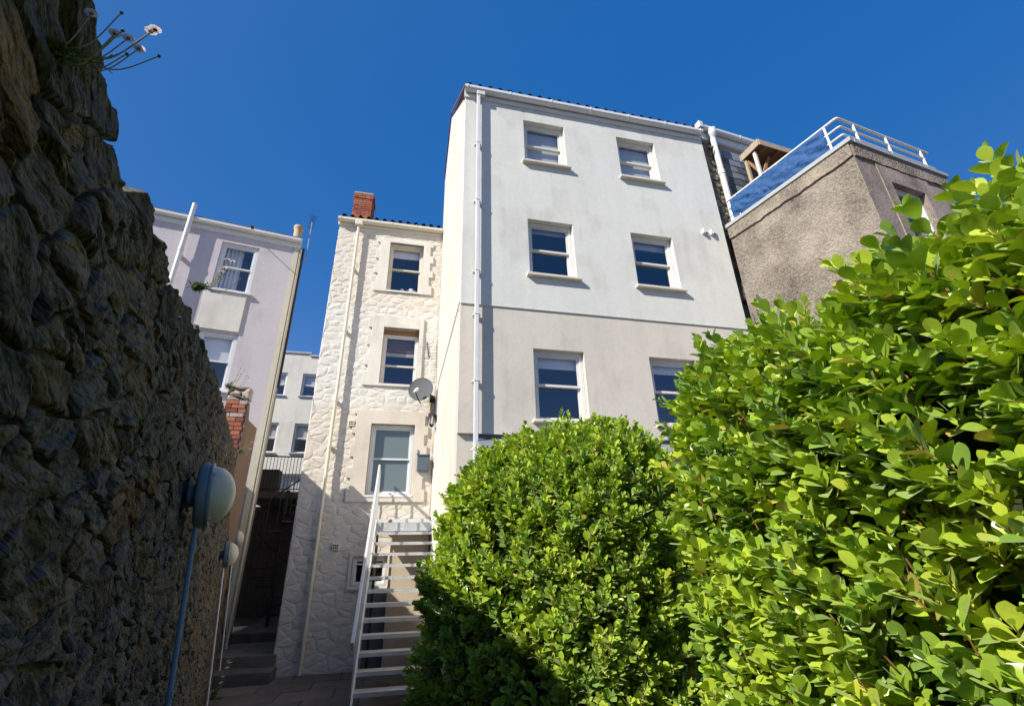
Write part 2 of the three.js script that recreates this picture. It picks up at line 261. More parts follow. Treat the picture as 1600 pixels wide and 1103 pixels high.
{
  const w = thing('stone_wall', 'tall dark wall of rough unpainted rubble stone carrying round bulkhead lamps', 'wall');
  const R = rng(42), S1 = 10.9 * SK;
  // core of earth mortar behind the stones
  const ns = 420, nh = 110, back = -0.42, pos = [], uv = [], idx = [];
  for (let i = 0; i <= ns; i++) { const s = lerp(-0.75, S1, i / ns), H = interp(s / SK, HD, HH) - 0.10 + 0.04 * noise(s * 3, 0, 0); for (let j = 0; j <= nh; j++) { const h = H * j / nh; pos.push(...wallPt(s, h, 0.018 * noise(s * 9, h * 9, 2) + 0.008 * noise(s * 31, h * 31, 4) - 0.058)); uv.push(s, h); } pos.push(...wallPt(s, H, back), ...wallPt(s, 0, back)); uv.push(s, H + 0.4, s, H + 3); }
  const c = nh + 3; for (let i = 0; i < ns; i++) for (let j = 0; j + 1 < c; j++) { const a = i * c + j, b = a + c; idx.push(a, b, a + 1, b, b + 1, a + 1); }
  for (const i of [0, ns]) for (let j = 0; j < nh; j++) idx.push(i * c + j, i * c + j + 1, i * c + c - 1);
  const g = new THREE.BufferGeometry(); g.setAttribute('position', new THREE.Float32BufferAttribute(pos, 3)); g.setAttribute('uv', new THREE.Float32BufferAttribute(uv, 2)); g.setIndex(idx); g.computeVertexNormals(); add('mortar', g, M.joint, w);
  const topAt = q => interp(q / SK, HD, HH), lay = (h0, h1, seed) => { const R3 = rng(seed); return [...scatter(-0.7, 2.3, h0, h1, 0.118, 0.080, R3, 0.40, 1.0), ...scatter(2.3, S1, h0, h1, 0.155, 0.100, R3, 0.38, 1.0)]; };
  const sites = lay(-0.05, 3.75, 43).filter(p => p[1] < topAt(p[0]) - 0.02), polys = cells(sites.concat(lay(2.0, 4.2, 8).filter(p => p[1] > topAt(p[0]) + 0.03)), 1.45).map(q => q.map(v => [v[0], Math.min(v[1], topAt(v[0]) + 0.05 * noise(v[0] * 7, 0, 0))]));
  const list = []; const eye = V3(0, 0, 0);
  sites.forEach((p, i) => { if (polys[i].length < 3) return; const q = wallPt(p[0], p[1], 0), D = Math.hypot(...q); const v = V3(...q).applyMatrix4(camera.matrixWorldInverse); const inView = v.z < -0.05 && Math.abs(v.x / v.z) < 1.25 && Math.abs(v.y / v.z) < 0.9; list.push({ i, p, D: inView ? D : D + 30 }); });
  list.sort((a, b) => a.D - b.D); const rest = [[], [], [], []], mats = [M.stoneA, M.stoneB, M.stoneC, M.stoneD];
  list.forEach(({ i, p, D }, k) => {
    const fine = k < 170, own = k < 296, t = R(), m = t < 0.42 ? 0 : t < 0.74 ? 1 : t < 0.93 ? 2 : 3;
    const g = stone(polys[i], R, fine ? { map: wallIn, gap: 0.007, deep: 0.10, high: 0.008, tilt: 0.07, rough: 0.012, grain: 15, soft: 0.05, slaty: 0.005, M: 66, rings: [1, 1, 0.985, 0.95, 0.9, 0.84, 0.78, 0.71, 0.64, 0.57, 0.5, 0.43, 0.36, 0.29, 0.22, 0.15, 0.07], lift: [0, 0.1, 0.6, 0.85, 0.95, 1, 1, 1, 1, 1, 1, 1, 1, 1, 1, 1, 1] }
      : { map: wallIn, gap: 0.007, deep: 0.10, high: 0.011, tilt: 0.08, rough: 0.014, grain: 15, soft: 0.06, slaty: 0.006, M: own ? 32 : 16, rings: own ? [1, 1, 0.96, 0.86, 0.7, 0.52, 0.34, 0.16] : [1, 1, 0.9, 0.45], lift: own ? [0, 0.1, 0.75, 1, 1, 1, 1, 1] : [0, 0.1, 0.9, 1] });
    if (!g) return; if (own) add('stone', g, mats[m], w); else rest[m].push(g);
  });
  rest.forEach((r, m) => { if (r.length) add('stones_beyond', mergeGeometries(r), mats[m], w, 'stuff'); });
}

// ------------------------------------------------------------------ windows
// all in the house's own axes: the facade is z = 0 and looks to +z
function sashWindow(house, x0, x1, y0, y1, o = {}) {
  const { set = 0.09, fw = 0.05, sill = 0.08, sillMat = M.sillPaint, frame = M.trim, meet = 0.5, glass = M.glass, blind, blindMat = M.blind, curtain, over = 0.06, bars } = o;
  const e = 0.003, a = x0 + e, b = x1 - e, c = y0 + e, d = y1 - e, z = -set, ym = lerp(c, d, meet);
  const win = add('window', [rbox(a, a + fw, c, d, z - 0.09, z, 0.006), rbox(b - fw, b, c, d, z - 0.09, z, 0.006), box(a + fw, b - fw, d - fw, d, z - 0.09, z - 0.002), box(a + fw, b - fw, c, c + fw * 0.8, z - 0.09, z - 0.002)], frame, house);
  const sw = 0.036; // sash members
  const sash = (ya, yb, zz) => add('sash', [box(a + fw, a + fw + sw, ya, yb, zz - 0.03, zz), box(b - fw - sw, b - fw, ya, yb, zz - 0.03, zz), box(a + fw + sw, b - fw - sw, yb - sw, yb, zz - 0.03, zz - 0.001), box(a + fw + sw, b - fw - sw, ya, ya + sw, zz - 0.03, zz - 0.001)], frame, win);
  sash(ym - 0.005, d - fw - 0.001, z - 0.018); sash(c + fw * 0.8 + 0.001, ym + 0.032, z - 0.053);
  const pane = (ya, yb, zz) => { const g = new THREE.PlaneGeometry(b - a - 2 * fw - 2 * sw, yb - ya); g.rotateX(0.012 * noise(x0 * 9, ya * 7, 1)); g.rotateY(0.016 * noise(x0 * 5, ya * 3, 8)); g.translate((a + b) / 2, (ya + yb) / 2, zz); add('pane', g, glass, win); };
  pane(ym + 0.031, d - fw - sw, z - 0.034); pane(c + fw * 0.8 + sw, ym - 0.005, z - 0.069);
  if (sill) add('sill', rbox(x0 - over, x1 + over, y0 - 0.05, y0 - 0.001, -set, sill, 0.008), sillMat, win);
  const ia = a + fw + 0.002, ib = b - fw - 0.002, zi = z - 0.12;
  if (blind) for (const [f0, f1] of blind) { const yb = lerp(d - fw, c, f0), ya = lerp(d - fw, c, f1); add('blind', box(ia, ib, ya, yb, zi - 0.012, zi), blindMat, win); }
  if (curtain) for (const [f0, f1] of curtain) {
    const xa = lerp(ia, ib, f0), xb = lerp(ia, ib, f1), n = 40, g = new THREE.PlaneGeometry(xb - xa, d - c - 0.02, n, 2), p = g.attributes.position;
    for (let i = 0; i < p.count; i++) p.setZ(i, 0.025 * Math.sin(p.getX(i) * 70 + 0.6 * Math.sin(p.getX(i) * 23)) + 0.01 * Math.sin(p.getY(i) * 2));
    g.computeVertexNormals(); g.translate((xa + xb) / 2, (c + d) / 2, zi - 0.06); add('curtain', g, M.curtain, win);
  }
  return win;
}
const hole = (x0, x1, y0, y1) => rect(x0, x1, y0, y1);
// a box gutter with a rounded lip, its clips and the fascia below, along x
function gutter(house, x0, x1, y, z, mt, clips, fasciaDrop = 0.2) {
  const prof = [[z, y - 0.01], [z + 0.02, y - 0.095], [z + 0.05, y - 0.105], [z + 0.095, y - 0.095], [z + 0.118, y - 0.06], [z + 0.118, y], [z + 0.108, y], [z + 0.106, y - 0.055], [z + 0.09, y - 0.085], [z + 0.05, y - 0.094], [z + 0.028, y - 0.086], [z + 0.012, y - 0.01]];
  const g = add('gutter', prismX(prof, x0, x1), mt, house);
  for (let i = 0; i < clips; i++) { const x = lerp(x0 + 0.06, x1 - 0.06, clips > 1 ? i / (clips - 1) : 0.5); add('clip', prismX([[z + 0.002, y + 0.008], [z + 0.014, y - 0.10], [z + 0.05, y - 0.112], [z + 0.10, y - 0.10], [z + 0.125, y - 0.06], [z + 0.125, y + 0.008], [z + 0.119, y + 0.008], [z + 0.119, y - 0.06], [z + 0.096, y - 0.096], [z + 0.05, y - 0.1055], [z + 0.019, y - 0.0955], [z + 0.008, y + 0.008]], x - 0.016, x + 0.016), mt, g); }
  add('fascia', box(x0, x1, y - fasciaDrop, y - 0.005, 0.002, z - 0.002), mt, house);
}
function eavesTiles(house, x0, x1, y, z, step, slope, R, mats) { // the ends of the pantiles that show above the gutter
  for (let x = x0; x < x1; x += step) {
    const g = new THREE.CylinderGeometry(0.062, 0.056, 0.42, 10, 1, true, 0, Math.PI); g.rotateY(-Math.PI / 2); g.rotateX(-Math.PI / 2 + slope); g.translate(x, y + R() * 0.01, z - 0.1); metreUV(g);
    const t = add('tile', g, mats[R() < 0.6 ? 0 : 1], house); t.material.side = THREE.DoubleSide;
  }
}

// ------------------------------------------------------------------ the tall rendered house
{
  const X0 = 0.745, Z0 = -6.5, ox = x => x - X0, oy = y => y - GY;
  const h = thing('rendered_house', 'tall pale rendered house with three storeys of paired sash windows', 'house', [X0, GY, Z0]);
  const rows = [[6.93, 8.03], [4.41, 5.58], [1.89, 3.05]], cols = [[1.90, 2.745], [3.89, 4.75]], wins = [];
  for (const [a, b] of rows) for (const [c, d] of cols) wins.push([ox(c), ox(d), oy(a), oy(b)]);
  const xr = ox(5.96), yj = oy(3.735), yt = oy(8.47), yb = oy(1.66);
  const wall = add('wall', slab(rect(0, xr, yj + 0.009, yt), wins.filter(w => w[2] > yj).map(w => hole(...w)), -0.28, 0), M.mainUpper, h);
  wall.userData.label = 'upper wall of cool pale paint';
  const low = add('wall', slab(rect(0, xr, yb, yj - 0.009), wins.filter(w => w[2] < yj).map(w => hole(...w)), -0.28, -0.012), M.mainLower, h);
  low.userData.label = 'lower wall of warmer beige paint';
  add('drip_edge', prismX([[-0.2, yj - 0.009], [0.006, yj - 0.006], [0.010, yj + 0.004], [-0.2, yj + 0.009]], 0.001, xr), M.mainUpper, h);
  add('base_wall', box(0.001, xr, 0, yb - 0.001, -0.28, -0.075), M.mainLower, h);
  // gable side, set a little out of square
  const bz = -4.1, gx = z => z * 0.0165, side = [[-0.281, 0], [-0.281, yt + 0.18], [-2.8, oy(11.05)], [bz, oy(10.0)], [bz, 0]];
  { const g = prismX(side, 0, 0.22), p = g.attributes.position; for (let i = 0; i < p.count; i++) p.setX(i, p.getX(i) + gx(p.getZ(i))); g.computeVertexNormals(); add('side_wall', metreUV(g), M.mainSide, h); }
  add('back_wall', box(0.22, xr, 0, oy(10), bz, bz + 0.2), M.inner, h); add('end_wall', prismX([[-0.281, 0], [-0.281, yt], [-2.8, oy(10.98)], [bz, oy(9.95)], [bz, 0]], xr - 0.22, xr - 0.002), M.rubB, h);
  for (const y of [oy(1.2), oy(3.5), oy(6.0)]) add('floor_slab', box(0.23, xr - 0.23, y - 0.1, y, bz + 0.21, -0.29), M.inner, h);
  const roof = add('roof', prismX([[0.1, yt + 0.10], [0.1, yt + 0.14], [-2.8, oy(11.25)], [bz - 0.1, oy(10.15)], [bz - 0.1, oy(10.07)], [-2.8, oy(11.13)]], 0.0, xr), M.pantileDark, h);
  { const g = prismX([[0.07, yt + 0.15], [0.07, yt + 0.19], [-2.8, oy(11.29)], [bz, oy(10.19)], [bz, oy(10.15)], [-2.8, oy(11.24)]], -0.03, -0.002), p = g.attributes.position; for (let i = 0; i < p.count; i++) p.setX(i, p.getX(i) + gx(p.getZ(i))); add('verge', g, M.pantile, roof); }
  gutter(h, -0.03, xr - 0.02, yt + 0.09, 0.035, M.pvc, 7);
  eavesTiles(roof, 0.06, xr, yt + 0.252, 0.05, 0.205, 0.72, rng(3), [M.pantile, M.pantileDark]);
  const bl = [[[0.02, 0.97]], [[0.02, 0.95]], [[0.0, 0.07]], [[0.0, 0.13]], [[0.0, 0.17]], [[0.0, 0.14]]];
  wins.forEach((w, i) => sashWindow(h, ...w, { blind: bl[i], blindMat: i < 4 ? M.blind : M.blindWhite, set: 0.10, sillMat: M.creamTrim, sill: 0.085, fw: 0.06 }));
  // square downpipe with its sockets and clips
  const dx = ox(0.955), pipe = add('downpipe', [rbox(dx, dx + 0.065, 0.1, yt - 0.09, 0.055, 0.12, 0.008), rbox(dx - 0.006, dx + 0.16, yt - 0.1, yt - 0.005, 0.05, 0.135, 0.01)], M.pvc, h);
  for (const y of [7.1, 5.75, 4.3, 3.5, 2.4, 1.4]) { add('socket', rbox(dx - 0.006, dx + 0.071, oy(y), oy(y) + 0.05, 0.049, 0.126, 0.006), M.pvc, pipe); add('bracket', box(dx - 0.03, dx + 0.095, oy(y) + 0.012, oy(y) + 0.032, 0.0, 0.05), M.pvc, pipe); }
  // pair of little white vent hoods near the end of the facade
  for (const x of [5.44, 5.62]) { const v = add('vent_hood', [box(ox(x), ox(x) + 0.14, oy(5.77), oy(5.86), 0.001, 0.02), box(ox(x), ox(x) + 0.05, oy(5.77), oy(5.88), 0.02, 0.07)], M.pvc, h); add('painted_opening', box(ox(x) + 0.07, ox(x) + 0.115, oy(5.79), oy(5.83), 0.021, 0.024), M.dark, v); }  // openings are solid plates, the dark of the hole put into their colour
  add('wall_cable', tube([[gx(-0.05) - 0.012, oy(3.78), -0.05], [gx(-1.2) - 0.014, oy(3.70), -1.2], [gx(-2.3) - 0.014, oy(3.63), -2.3], [gx(-3.3) - 0.014, oy(3.56), -3.3], [gx(-3.35) - 0.014, oy(2.9), -3.36]], 0.007, 40, 6), M.lead, h);
  // narrow white door in the gable side, at the head of the stair
  const dz = -3.15; const door = add('side_door', box(gx(dz) - 0.012, gx(dz) - 0.001, oy(0.78), oy(2.62), dz - 0.72, dz - 0.06), M.trim, h); add('door_frame', [box(gx(dz) - 0.03, gx(dz) - 0.0005, oy(0.78), oy(2.68), dz - 0.06, dz), box(gx(dz) - 0.03, gx(dz) - 0.0005, oy(2.62), oy(2.68), dz - 0.72, dz - 0.061)], M.pvc, door); add('handle', rod([gx(dz) - 0.05, oy(1.75), dz - 0.12], [gx(dz) - 0.05, oy(1.86), dz - 0.12], 0.012), M.dark, door);
}
// slated lean-to in front of it
{
  const e = thing('lean_to', 'low lean-to with a sloping grey slate roof against the tall house', 'extension', [1.03, GY, -6.57]);
  const oy = y => y - GY, L = 4.3, zt = 0, zf = 0.6, yt = oy(1.60), yf = oy(1.35), R = rng(12);
  const slope = Math.atan2(yt - yf, zf - zt), ln = Math.hypot(yt - yf, zf - zt);
  add('side_wall', prismX([[0.002, 0], [zf - 0.06, 0], [zf - 0.06, yf - 0.03], [0.002, yt - 0.05]], 0.02, 0.10), M.trim, e);
  for (let k = 0; k < 5; k++) add('board', prismX([[0.03 + k * 0.125, 0.3], [0.145 + k * 0.125, 0.3], [0.145 + k * 0.125, yt - 0.06 - (0.145 + k * 0.125) * 0.42], [0.03 + k * 0.125, yt - 0.06 - (0.03 + k * 0.125) * 0.42]], 0.005, 0.019), M.trim, e);
  add('front_wall', box(0.02, L, 0, yf - 0.05, zf - 0.16, zf - 0.07), M.mainLower, e);
  const rf = add('roof', prismX([[0.001, yt - 0.02], [zf, yf - 0.02], [zf, yf - 0.045], [0.001, yt - 0.045]], -0.03, L), M.lead, e);
  for (let c = 0; c < 4; c++) for (let k = 0; k < 15; k++) { const w = L / 14, x0 = -0.04 + k * w - (c % 2) * w / 2; if (x0 > L - 0.05) continue; const g = rbox(Math.max(-0.045, x0) + 0.003, Math.min(L, x0 + w) - 0.003, 0, 0.012, 0, 0.27, 0.003); g.rotateX(slope + 0.03); const t = 0.004 + c * ln / 4.2; g.translate(0, yt - 0.008 - Math.sin(slope) * t + 0.003 * R(), 0.001 + Math.cos(slope) * t); add('slate', g, R() < 0.75 ? M.slate : M.lead, rf); }
  add('flashing', [box(-0.02, L, yt + 0.0, yt + 0.055, 0.005, 0.012)], M.slateDark, e); add('verge', bar([-0.04, yt - 0.045, 0.0], [-0.04, yf - 0.045, zf], 0.09, 0.02), M.lead, e);
}

// ------------------------------------------------------------------ the narrow whitewashed stone house
{
  const X0 = -1.95, Z0 = -10.5, ox = x => x - X0, oy = y => y - GY, R = rng(17);
  const h = thing('narrow_house', 'narrow whitewashed rubble house with a brick chimney beside the tall house', 'house', [X0, GY, Z0]);
  const xr = ox(0.672), yt = oy(8.08), yj = oy(3.19);
  const W3 = [ox(-0.65), ox(0.20), oy(6.20), oy(7.62)], W2 = [ox(-0.61), ox(0.22), oy(3.75), oy(5.17)], W1 = [ox(-0.68), ox(0.25), oy(1.31), oy(2.81)], W0 = [ox(-0.79), ox(-0.12), oy(-0.38), oy(0.15)], DR = [ox(-0.42), ox(-0.09), 0.001, oy(-0.42)];
  const wu = add('wall', slab(rect(0, xr, yj, yt), [W3, W2].map(w => hole(...w)), -0.3, 0), M.narrowUpper, h), wl = add('wall', slab(rect(0, xr, 0, yj - 0.0005), [W1, W0].map(w => hole(...w)), -0.3, -0.001), M.narrowLower, h);
  wu.userData.label = 'upper wall of white limewashed rubble'; wl.userData.label = 'lower wall of cream limewashed rubble';
  for (const [x0, x1, z0, z1] of [[0.001, 0.25, -5, -0.301], [0.25, xr, -5, -4.8], [xr - 0.2, xr, -4.799, -0.301]]) add('side_wall', box(x0, x1, 0, yt - 0.001, z0, z1), M.mainSide, h);
  for (const y of [oy(0.7), oy(3.2), oy(5.8), yt - 0.1]) add('floor_slab', box(0.26, xr - 0.21, y - 0.1, y, -4.79, -0.31), M.inner, h);
  // smooth toothed surrounds of the windows
  const surround = (w, l, r, t, b, m, z) => {
    const [x0, x1, y0, y1] = w, L = [], Rr = []; let y = y0 - b, k = 0;
    while (y < y1 + t - 1e-6) { const y2 = Math.min(y1 + t, y + 0.2 + R() * 0.09), e = (k % 2 ? 0.0 : 0.075) + R() * 0.025; L.push([x0 - l - e * (l > 0.12 ? 1 : 0.2), y], [x0 - l - e * (l > 0.12 ? 1 : 0.2), y2]); Rr.push([x1 + r + e * (r > 0.12 ? 1 : 0), y], [x1 + r + e * (r > 0.12 ? 1 : 0), y2]); y = y2; k++; }
    return add('window_surround', slab([...Rr, ...L.reverse()], [hole(...w)], -0.05, z, 0.006), m, h);
  };
  surround(W3, 0.24, 0.17, 0.10, 0.05, M.smoothUpper, 0.044); surround(W2, 0.27, 0.10, 0.30, 0.06, M.smoothUpper, 0.044); surround(W1, 0.30, 0.20, 0.30, 0.14, M.smoothLower, 0.044);
  add('sill_band', slab(rect(ox(-0.85), ox(-0.06), oy(-0.46), oy(0.22)), [hole(...W0)], -0.05, 0.035, 0.005), M.smoothLower, h);
  // the stones themselves, softened by coats of limewash
  const sites = scatter(0.04, xr, 0.03, yt, 0.225, 0.15, R, 0.22, 0.8), polys = cells(sites, 1.5), flat = [[W3, 0.2], [W2, 0.2], [W1, 0.25], [W0, 0.03]]; let ns = 0; const spare = [];
  sites.forEach((p, i) => {
    const [x, y] = p; if (polys[i].length < 3) return; if (flat.some(([w, m]) => x > w[0] - m * 0.75 && x < w[1] + m * 0.75 && y > w[2] - m * 0.4 && y < w[3] + m * 0.75)) return;
    if (x > DR[0] - 0.1 && y < DR[3] + 0.1 || x > ox(-0.2) && y < oy(0.75)) return;
    const clip = polys[i].map(q => [Math.max(-0.012, Math.min(xr - 0.005, q[0])), Math.max(0.005, Math.min(yt - 0.2, q[1]))]);
    for (const w of [W3, W2, W1, W0]) for (const q of clip) if (q[0] > w[0] - 0.03 && q[0] < w[1] + 0.03 && q[1] > w[2] - 0.03 && q[1] < w[3] + 0.03) { const dl = q[0] - (w[0] - 0.03), dr = w[1] + 0.03 - q[0], db = q[1] - (w[2] - 0.03), dt = w[3] + 0.03 - q[1], m = Math.min(dl, dr, db, dt); if (m === dl) q[0] -= dl; else if (m === dr) q[0] += dr; else if (m === db) q[1] -= db; else q[1] += dt; }
    const up = y > yj, g = stone(clip, R, { gap: 0.002, deep: 0.03, high: up ? 0.006 : 0.005, tilt: 0.025, rough: up ? 0.006 : 0.0045, grain: 12, M: 24, rings: [1, 1, 0.9, 0.78, 0.62, 0.42, 0.2], lift: [0, -0.55, -0.05, 0.4, 0.8, 1, 1.08], spin: false, map: (s, q, n) => [s, q, n] });
    if (!g) return; if (ns++ < 296) add('stone', g, up ? M.narrowUpper : M.narrowLower, up ? wu : wl); else spare.push(g);
  });
  if (spare.length) add('stones_beyond', mergeGeometries(spare), M.narrowLower, wl, 'stuff');
  gutter(h, -0.04, xr - 0.005, yt + 0.07, 0.05, M.creamTrim, 5, 0.16);
  const rf = add('roof', prismX([[0.12, yt + 0.08], [0.12, yt + 0.12], [-2.5, yt + 1.5], [-5, yt + 0.1], [-5, yt + 0.0], [-2.5, yt + 1.4]], 0.0, xr - 0.01), M.pantileDark, h);
  eavesTiles(rf, 0.1, xr - 0.05, yt + 0.215, 0.05, 0.2, 0.5, R, [M.pantile, M.pantileDark]);
  // chimney of small bricks
  const cx0 = ox(-1.78), cx1 = ox(-1.30), cz0 = -1.15, cz1 = -0.62, cy0 = yt + 0.24, ch = add('chimney', box(cx0 + 0.012, cx1 - 0.012, cy0 - 0.2, cy0 + 1.32, cz0 + 0.012, cz1 - 0.012), M.mortar, h); const br = [[], [], []];
  for (let c = 0; c < 17; c++) { const y = cy0 + 0.06 + c * 0.073, o = (c % 2) * 0.11, out = c > 14 ? 0.02 : 0; for (const [f, z] of [[1, cz1], [-1, cz0]]) for (let x = cx0 - o - out; x < cx1 + out; x += 0.215) { const a = Math.max(cx0 - out, x), b = Math.min(cx1 + out, x + 0.205); if (b - a > 0.03) br[Math.floor(R() * 2.99)].push(rbox(a, b, y, y + 0.064, z - 0.05 + (f > 0 ? out : -out) + R() * 0.003, z + 0.004 + (f > 0 ? out : 0.04 - out), 0.005)); } for (const [f, x] of [[-1, cx0], [1, cx1]]) for (let z = cz0 + 0.055 - o * 0.6; z < cz1 - 0.06; z += 0.215) { const a = Math.max(cz0 + 0.052, z), b = Math.min(cz1 - 0.055, z + 0.205); if (b - a > 0.03) br[Math.floor(R() * 2.99)].push(rbox(x - 0.03 + f * out, x + 0.034 * (f > 0 ? 1 : 0) + (f < 0 ? 0.02 : 0) + f * out, y, y + 0.064, a, b, 0.005)); } }
  br.forEach((b, i) => add('brickwork', mergeGeometries(b), [M.brickA, M.brickB, M.brickC][i], ch, 'stuff')); add('flaunching', rbox(cx0 - 0.02, cx1 + 0.02, cy0 + 1.3, cy0 + 1.37, cz0 - 0.02, cz1 + 0.02, 0.02), M.mortar, ch); add('flashing', rbox(cx0 - 0.03, cx1 + 0.03, cy0 - 0.05, cy0 + 0.1, cz0 - 0.03, cz1 + 0.035, 0.015), M.creamTrim, ch);
  // cream downpipe
  const px = ox(-1.47), dp = add('downpipe', [rod([px, 0.02, 0.11], [px, yt - 0.2, 0.11], 0.036, 0.036, 14), rod([px, yt - 0.2, 0.11], [px, yt - 0.02, 0.11], 0.036), rbox(px - 0.09, px + 0.09, yt - 0.13, yt + 0.02, 0.06, 0.19, 0.012)], M.creamPipe, h);
  for (const y of [0.5, 2.2, 4.0, 5.0, 6.7, 8.4]) { add('socket', rod([px, y, 0.11], [px, y + 0.07, 0.11], 0.044, 0.044, 14), M.creamPipe, dp); add('bracket', box(px - 0.06, px + 0.06, y + 0.02, y + 0.045, 0.0, 0.075), M.creamPipe, dp); }
  sashWindow(h, ...W3, { set: 0.13, sill: 0.03, over: 0.0, sillMat: M.smoothUpper, frame: M.creamTrim, blind: [[0, 0.17]], blindMat: M.blindWhite });
  const w2 = sashWindow(h, W2[0], W2[1], W2[2], W2[3] - 0.12, { set: 0.13, sill: 0.03, over: 0.0, sillMat: M.smoothUpper, frame: M.trim, meet: 0.38, blind: [[0.3, 0.37]], blindMat: M.brickPale }); add('lintel', rbox(W2[0] + 0.003, W2[1] - 0.003, W2[3] - 0.118, W2[3] - 0.003, -0.22, -0.10, 0.008), M.timber, w2);
  for (let k = 0; k < 7; k++) add('slat', box(W2[0] + 0.06, W2[1] - 0.06, W2[3] - 0.24 - k * 0.045, W2[3] - 0.225 - k * 0.045, -0.27, -0.245), M.timber, w2);
  sashWindow(h, ...W1, { set: 0.08, sill: 0.055, over: 0.03, sillMat: M.pvc, frame: M.pvc, glass: M.frosted, fw: 0.065 });
  sashWindow(h, ...W0, { set: 0.05, sill: 0.05, over: 0.03, sillMat: M.pvc, frame: M.pvc, meet: 0.72 });
  const door = add('door', rbox(DR[0], DR[1], 0.02, DR[3], -0.0005, 0.03, 0.004), M.shadeBlueGrey, h); add('door_frame', [box(DR[0] - 0.04, DR[0], 0.02, DR[3] + 0.04, 0.0, 0.036), box(DR[0], DR[1], DR[3], DR[3] + 0.04, 0.0, 0.035)], M.shadeBlueGrey, door);  // invented door; its dark bluish colour stands for shade behind the stair
  add('porch_wall', box(ox(-0.085), xr - 0.02, 0.01, oy(0.66), 0.001, 0.24), M.under, h);
  { const q = []; for (let i = 0; i <= 14; i++) { const t = i / 14; q.push([ox(0.575) + 0.028 * (1 - t * 0.6) + 0.012 * noise(t * 5, 1, 1), oy(lerp(3.34, 2.98, t))]); } for (let i = 14; i >= 0; i--) { const t = i / 14; q.push([ox(0.575) - 0.03 * (1 - t * 0.5) + 0.012 * noise(t * 5, 9, 1), oy(lerp(3.34, 2.98, t))]); } add('rust_stain', slab(q, [], 0.012, 0.0155), mat([0.50, 0.33, 0.17], 0.95, { map: T.render }), h); }
  for (const [x, y] of [[-1.10, 2.80], [-1.12, 0.33]]) { const v = add('air_brick', rbox(ox(x) - 0.065, ox(x) + 0.065, oy(y) - 0.065, oy(y) + 0.065, 0.0, 0.06, 0.008), M.sillPaint, h); for (let i = 0; i < 3; i++) for (let j = 0; j < 2; j++) add('slot', box(ox(x) - 0.045 + i * 0.034, ox(x) - 0.023 + i * 0.034, oy(y) - 0.04 + j * 0.045, oy(y) - 0.008 + j * 0.045, 0.058, 0.062), M.dark, v); }  // slots are solid strips; the shade inside them is put into their colour
}

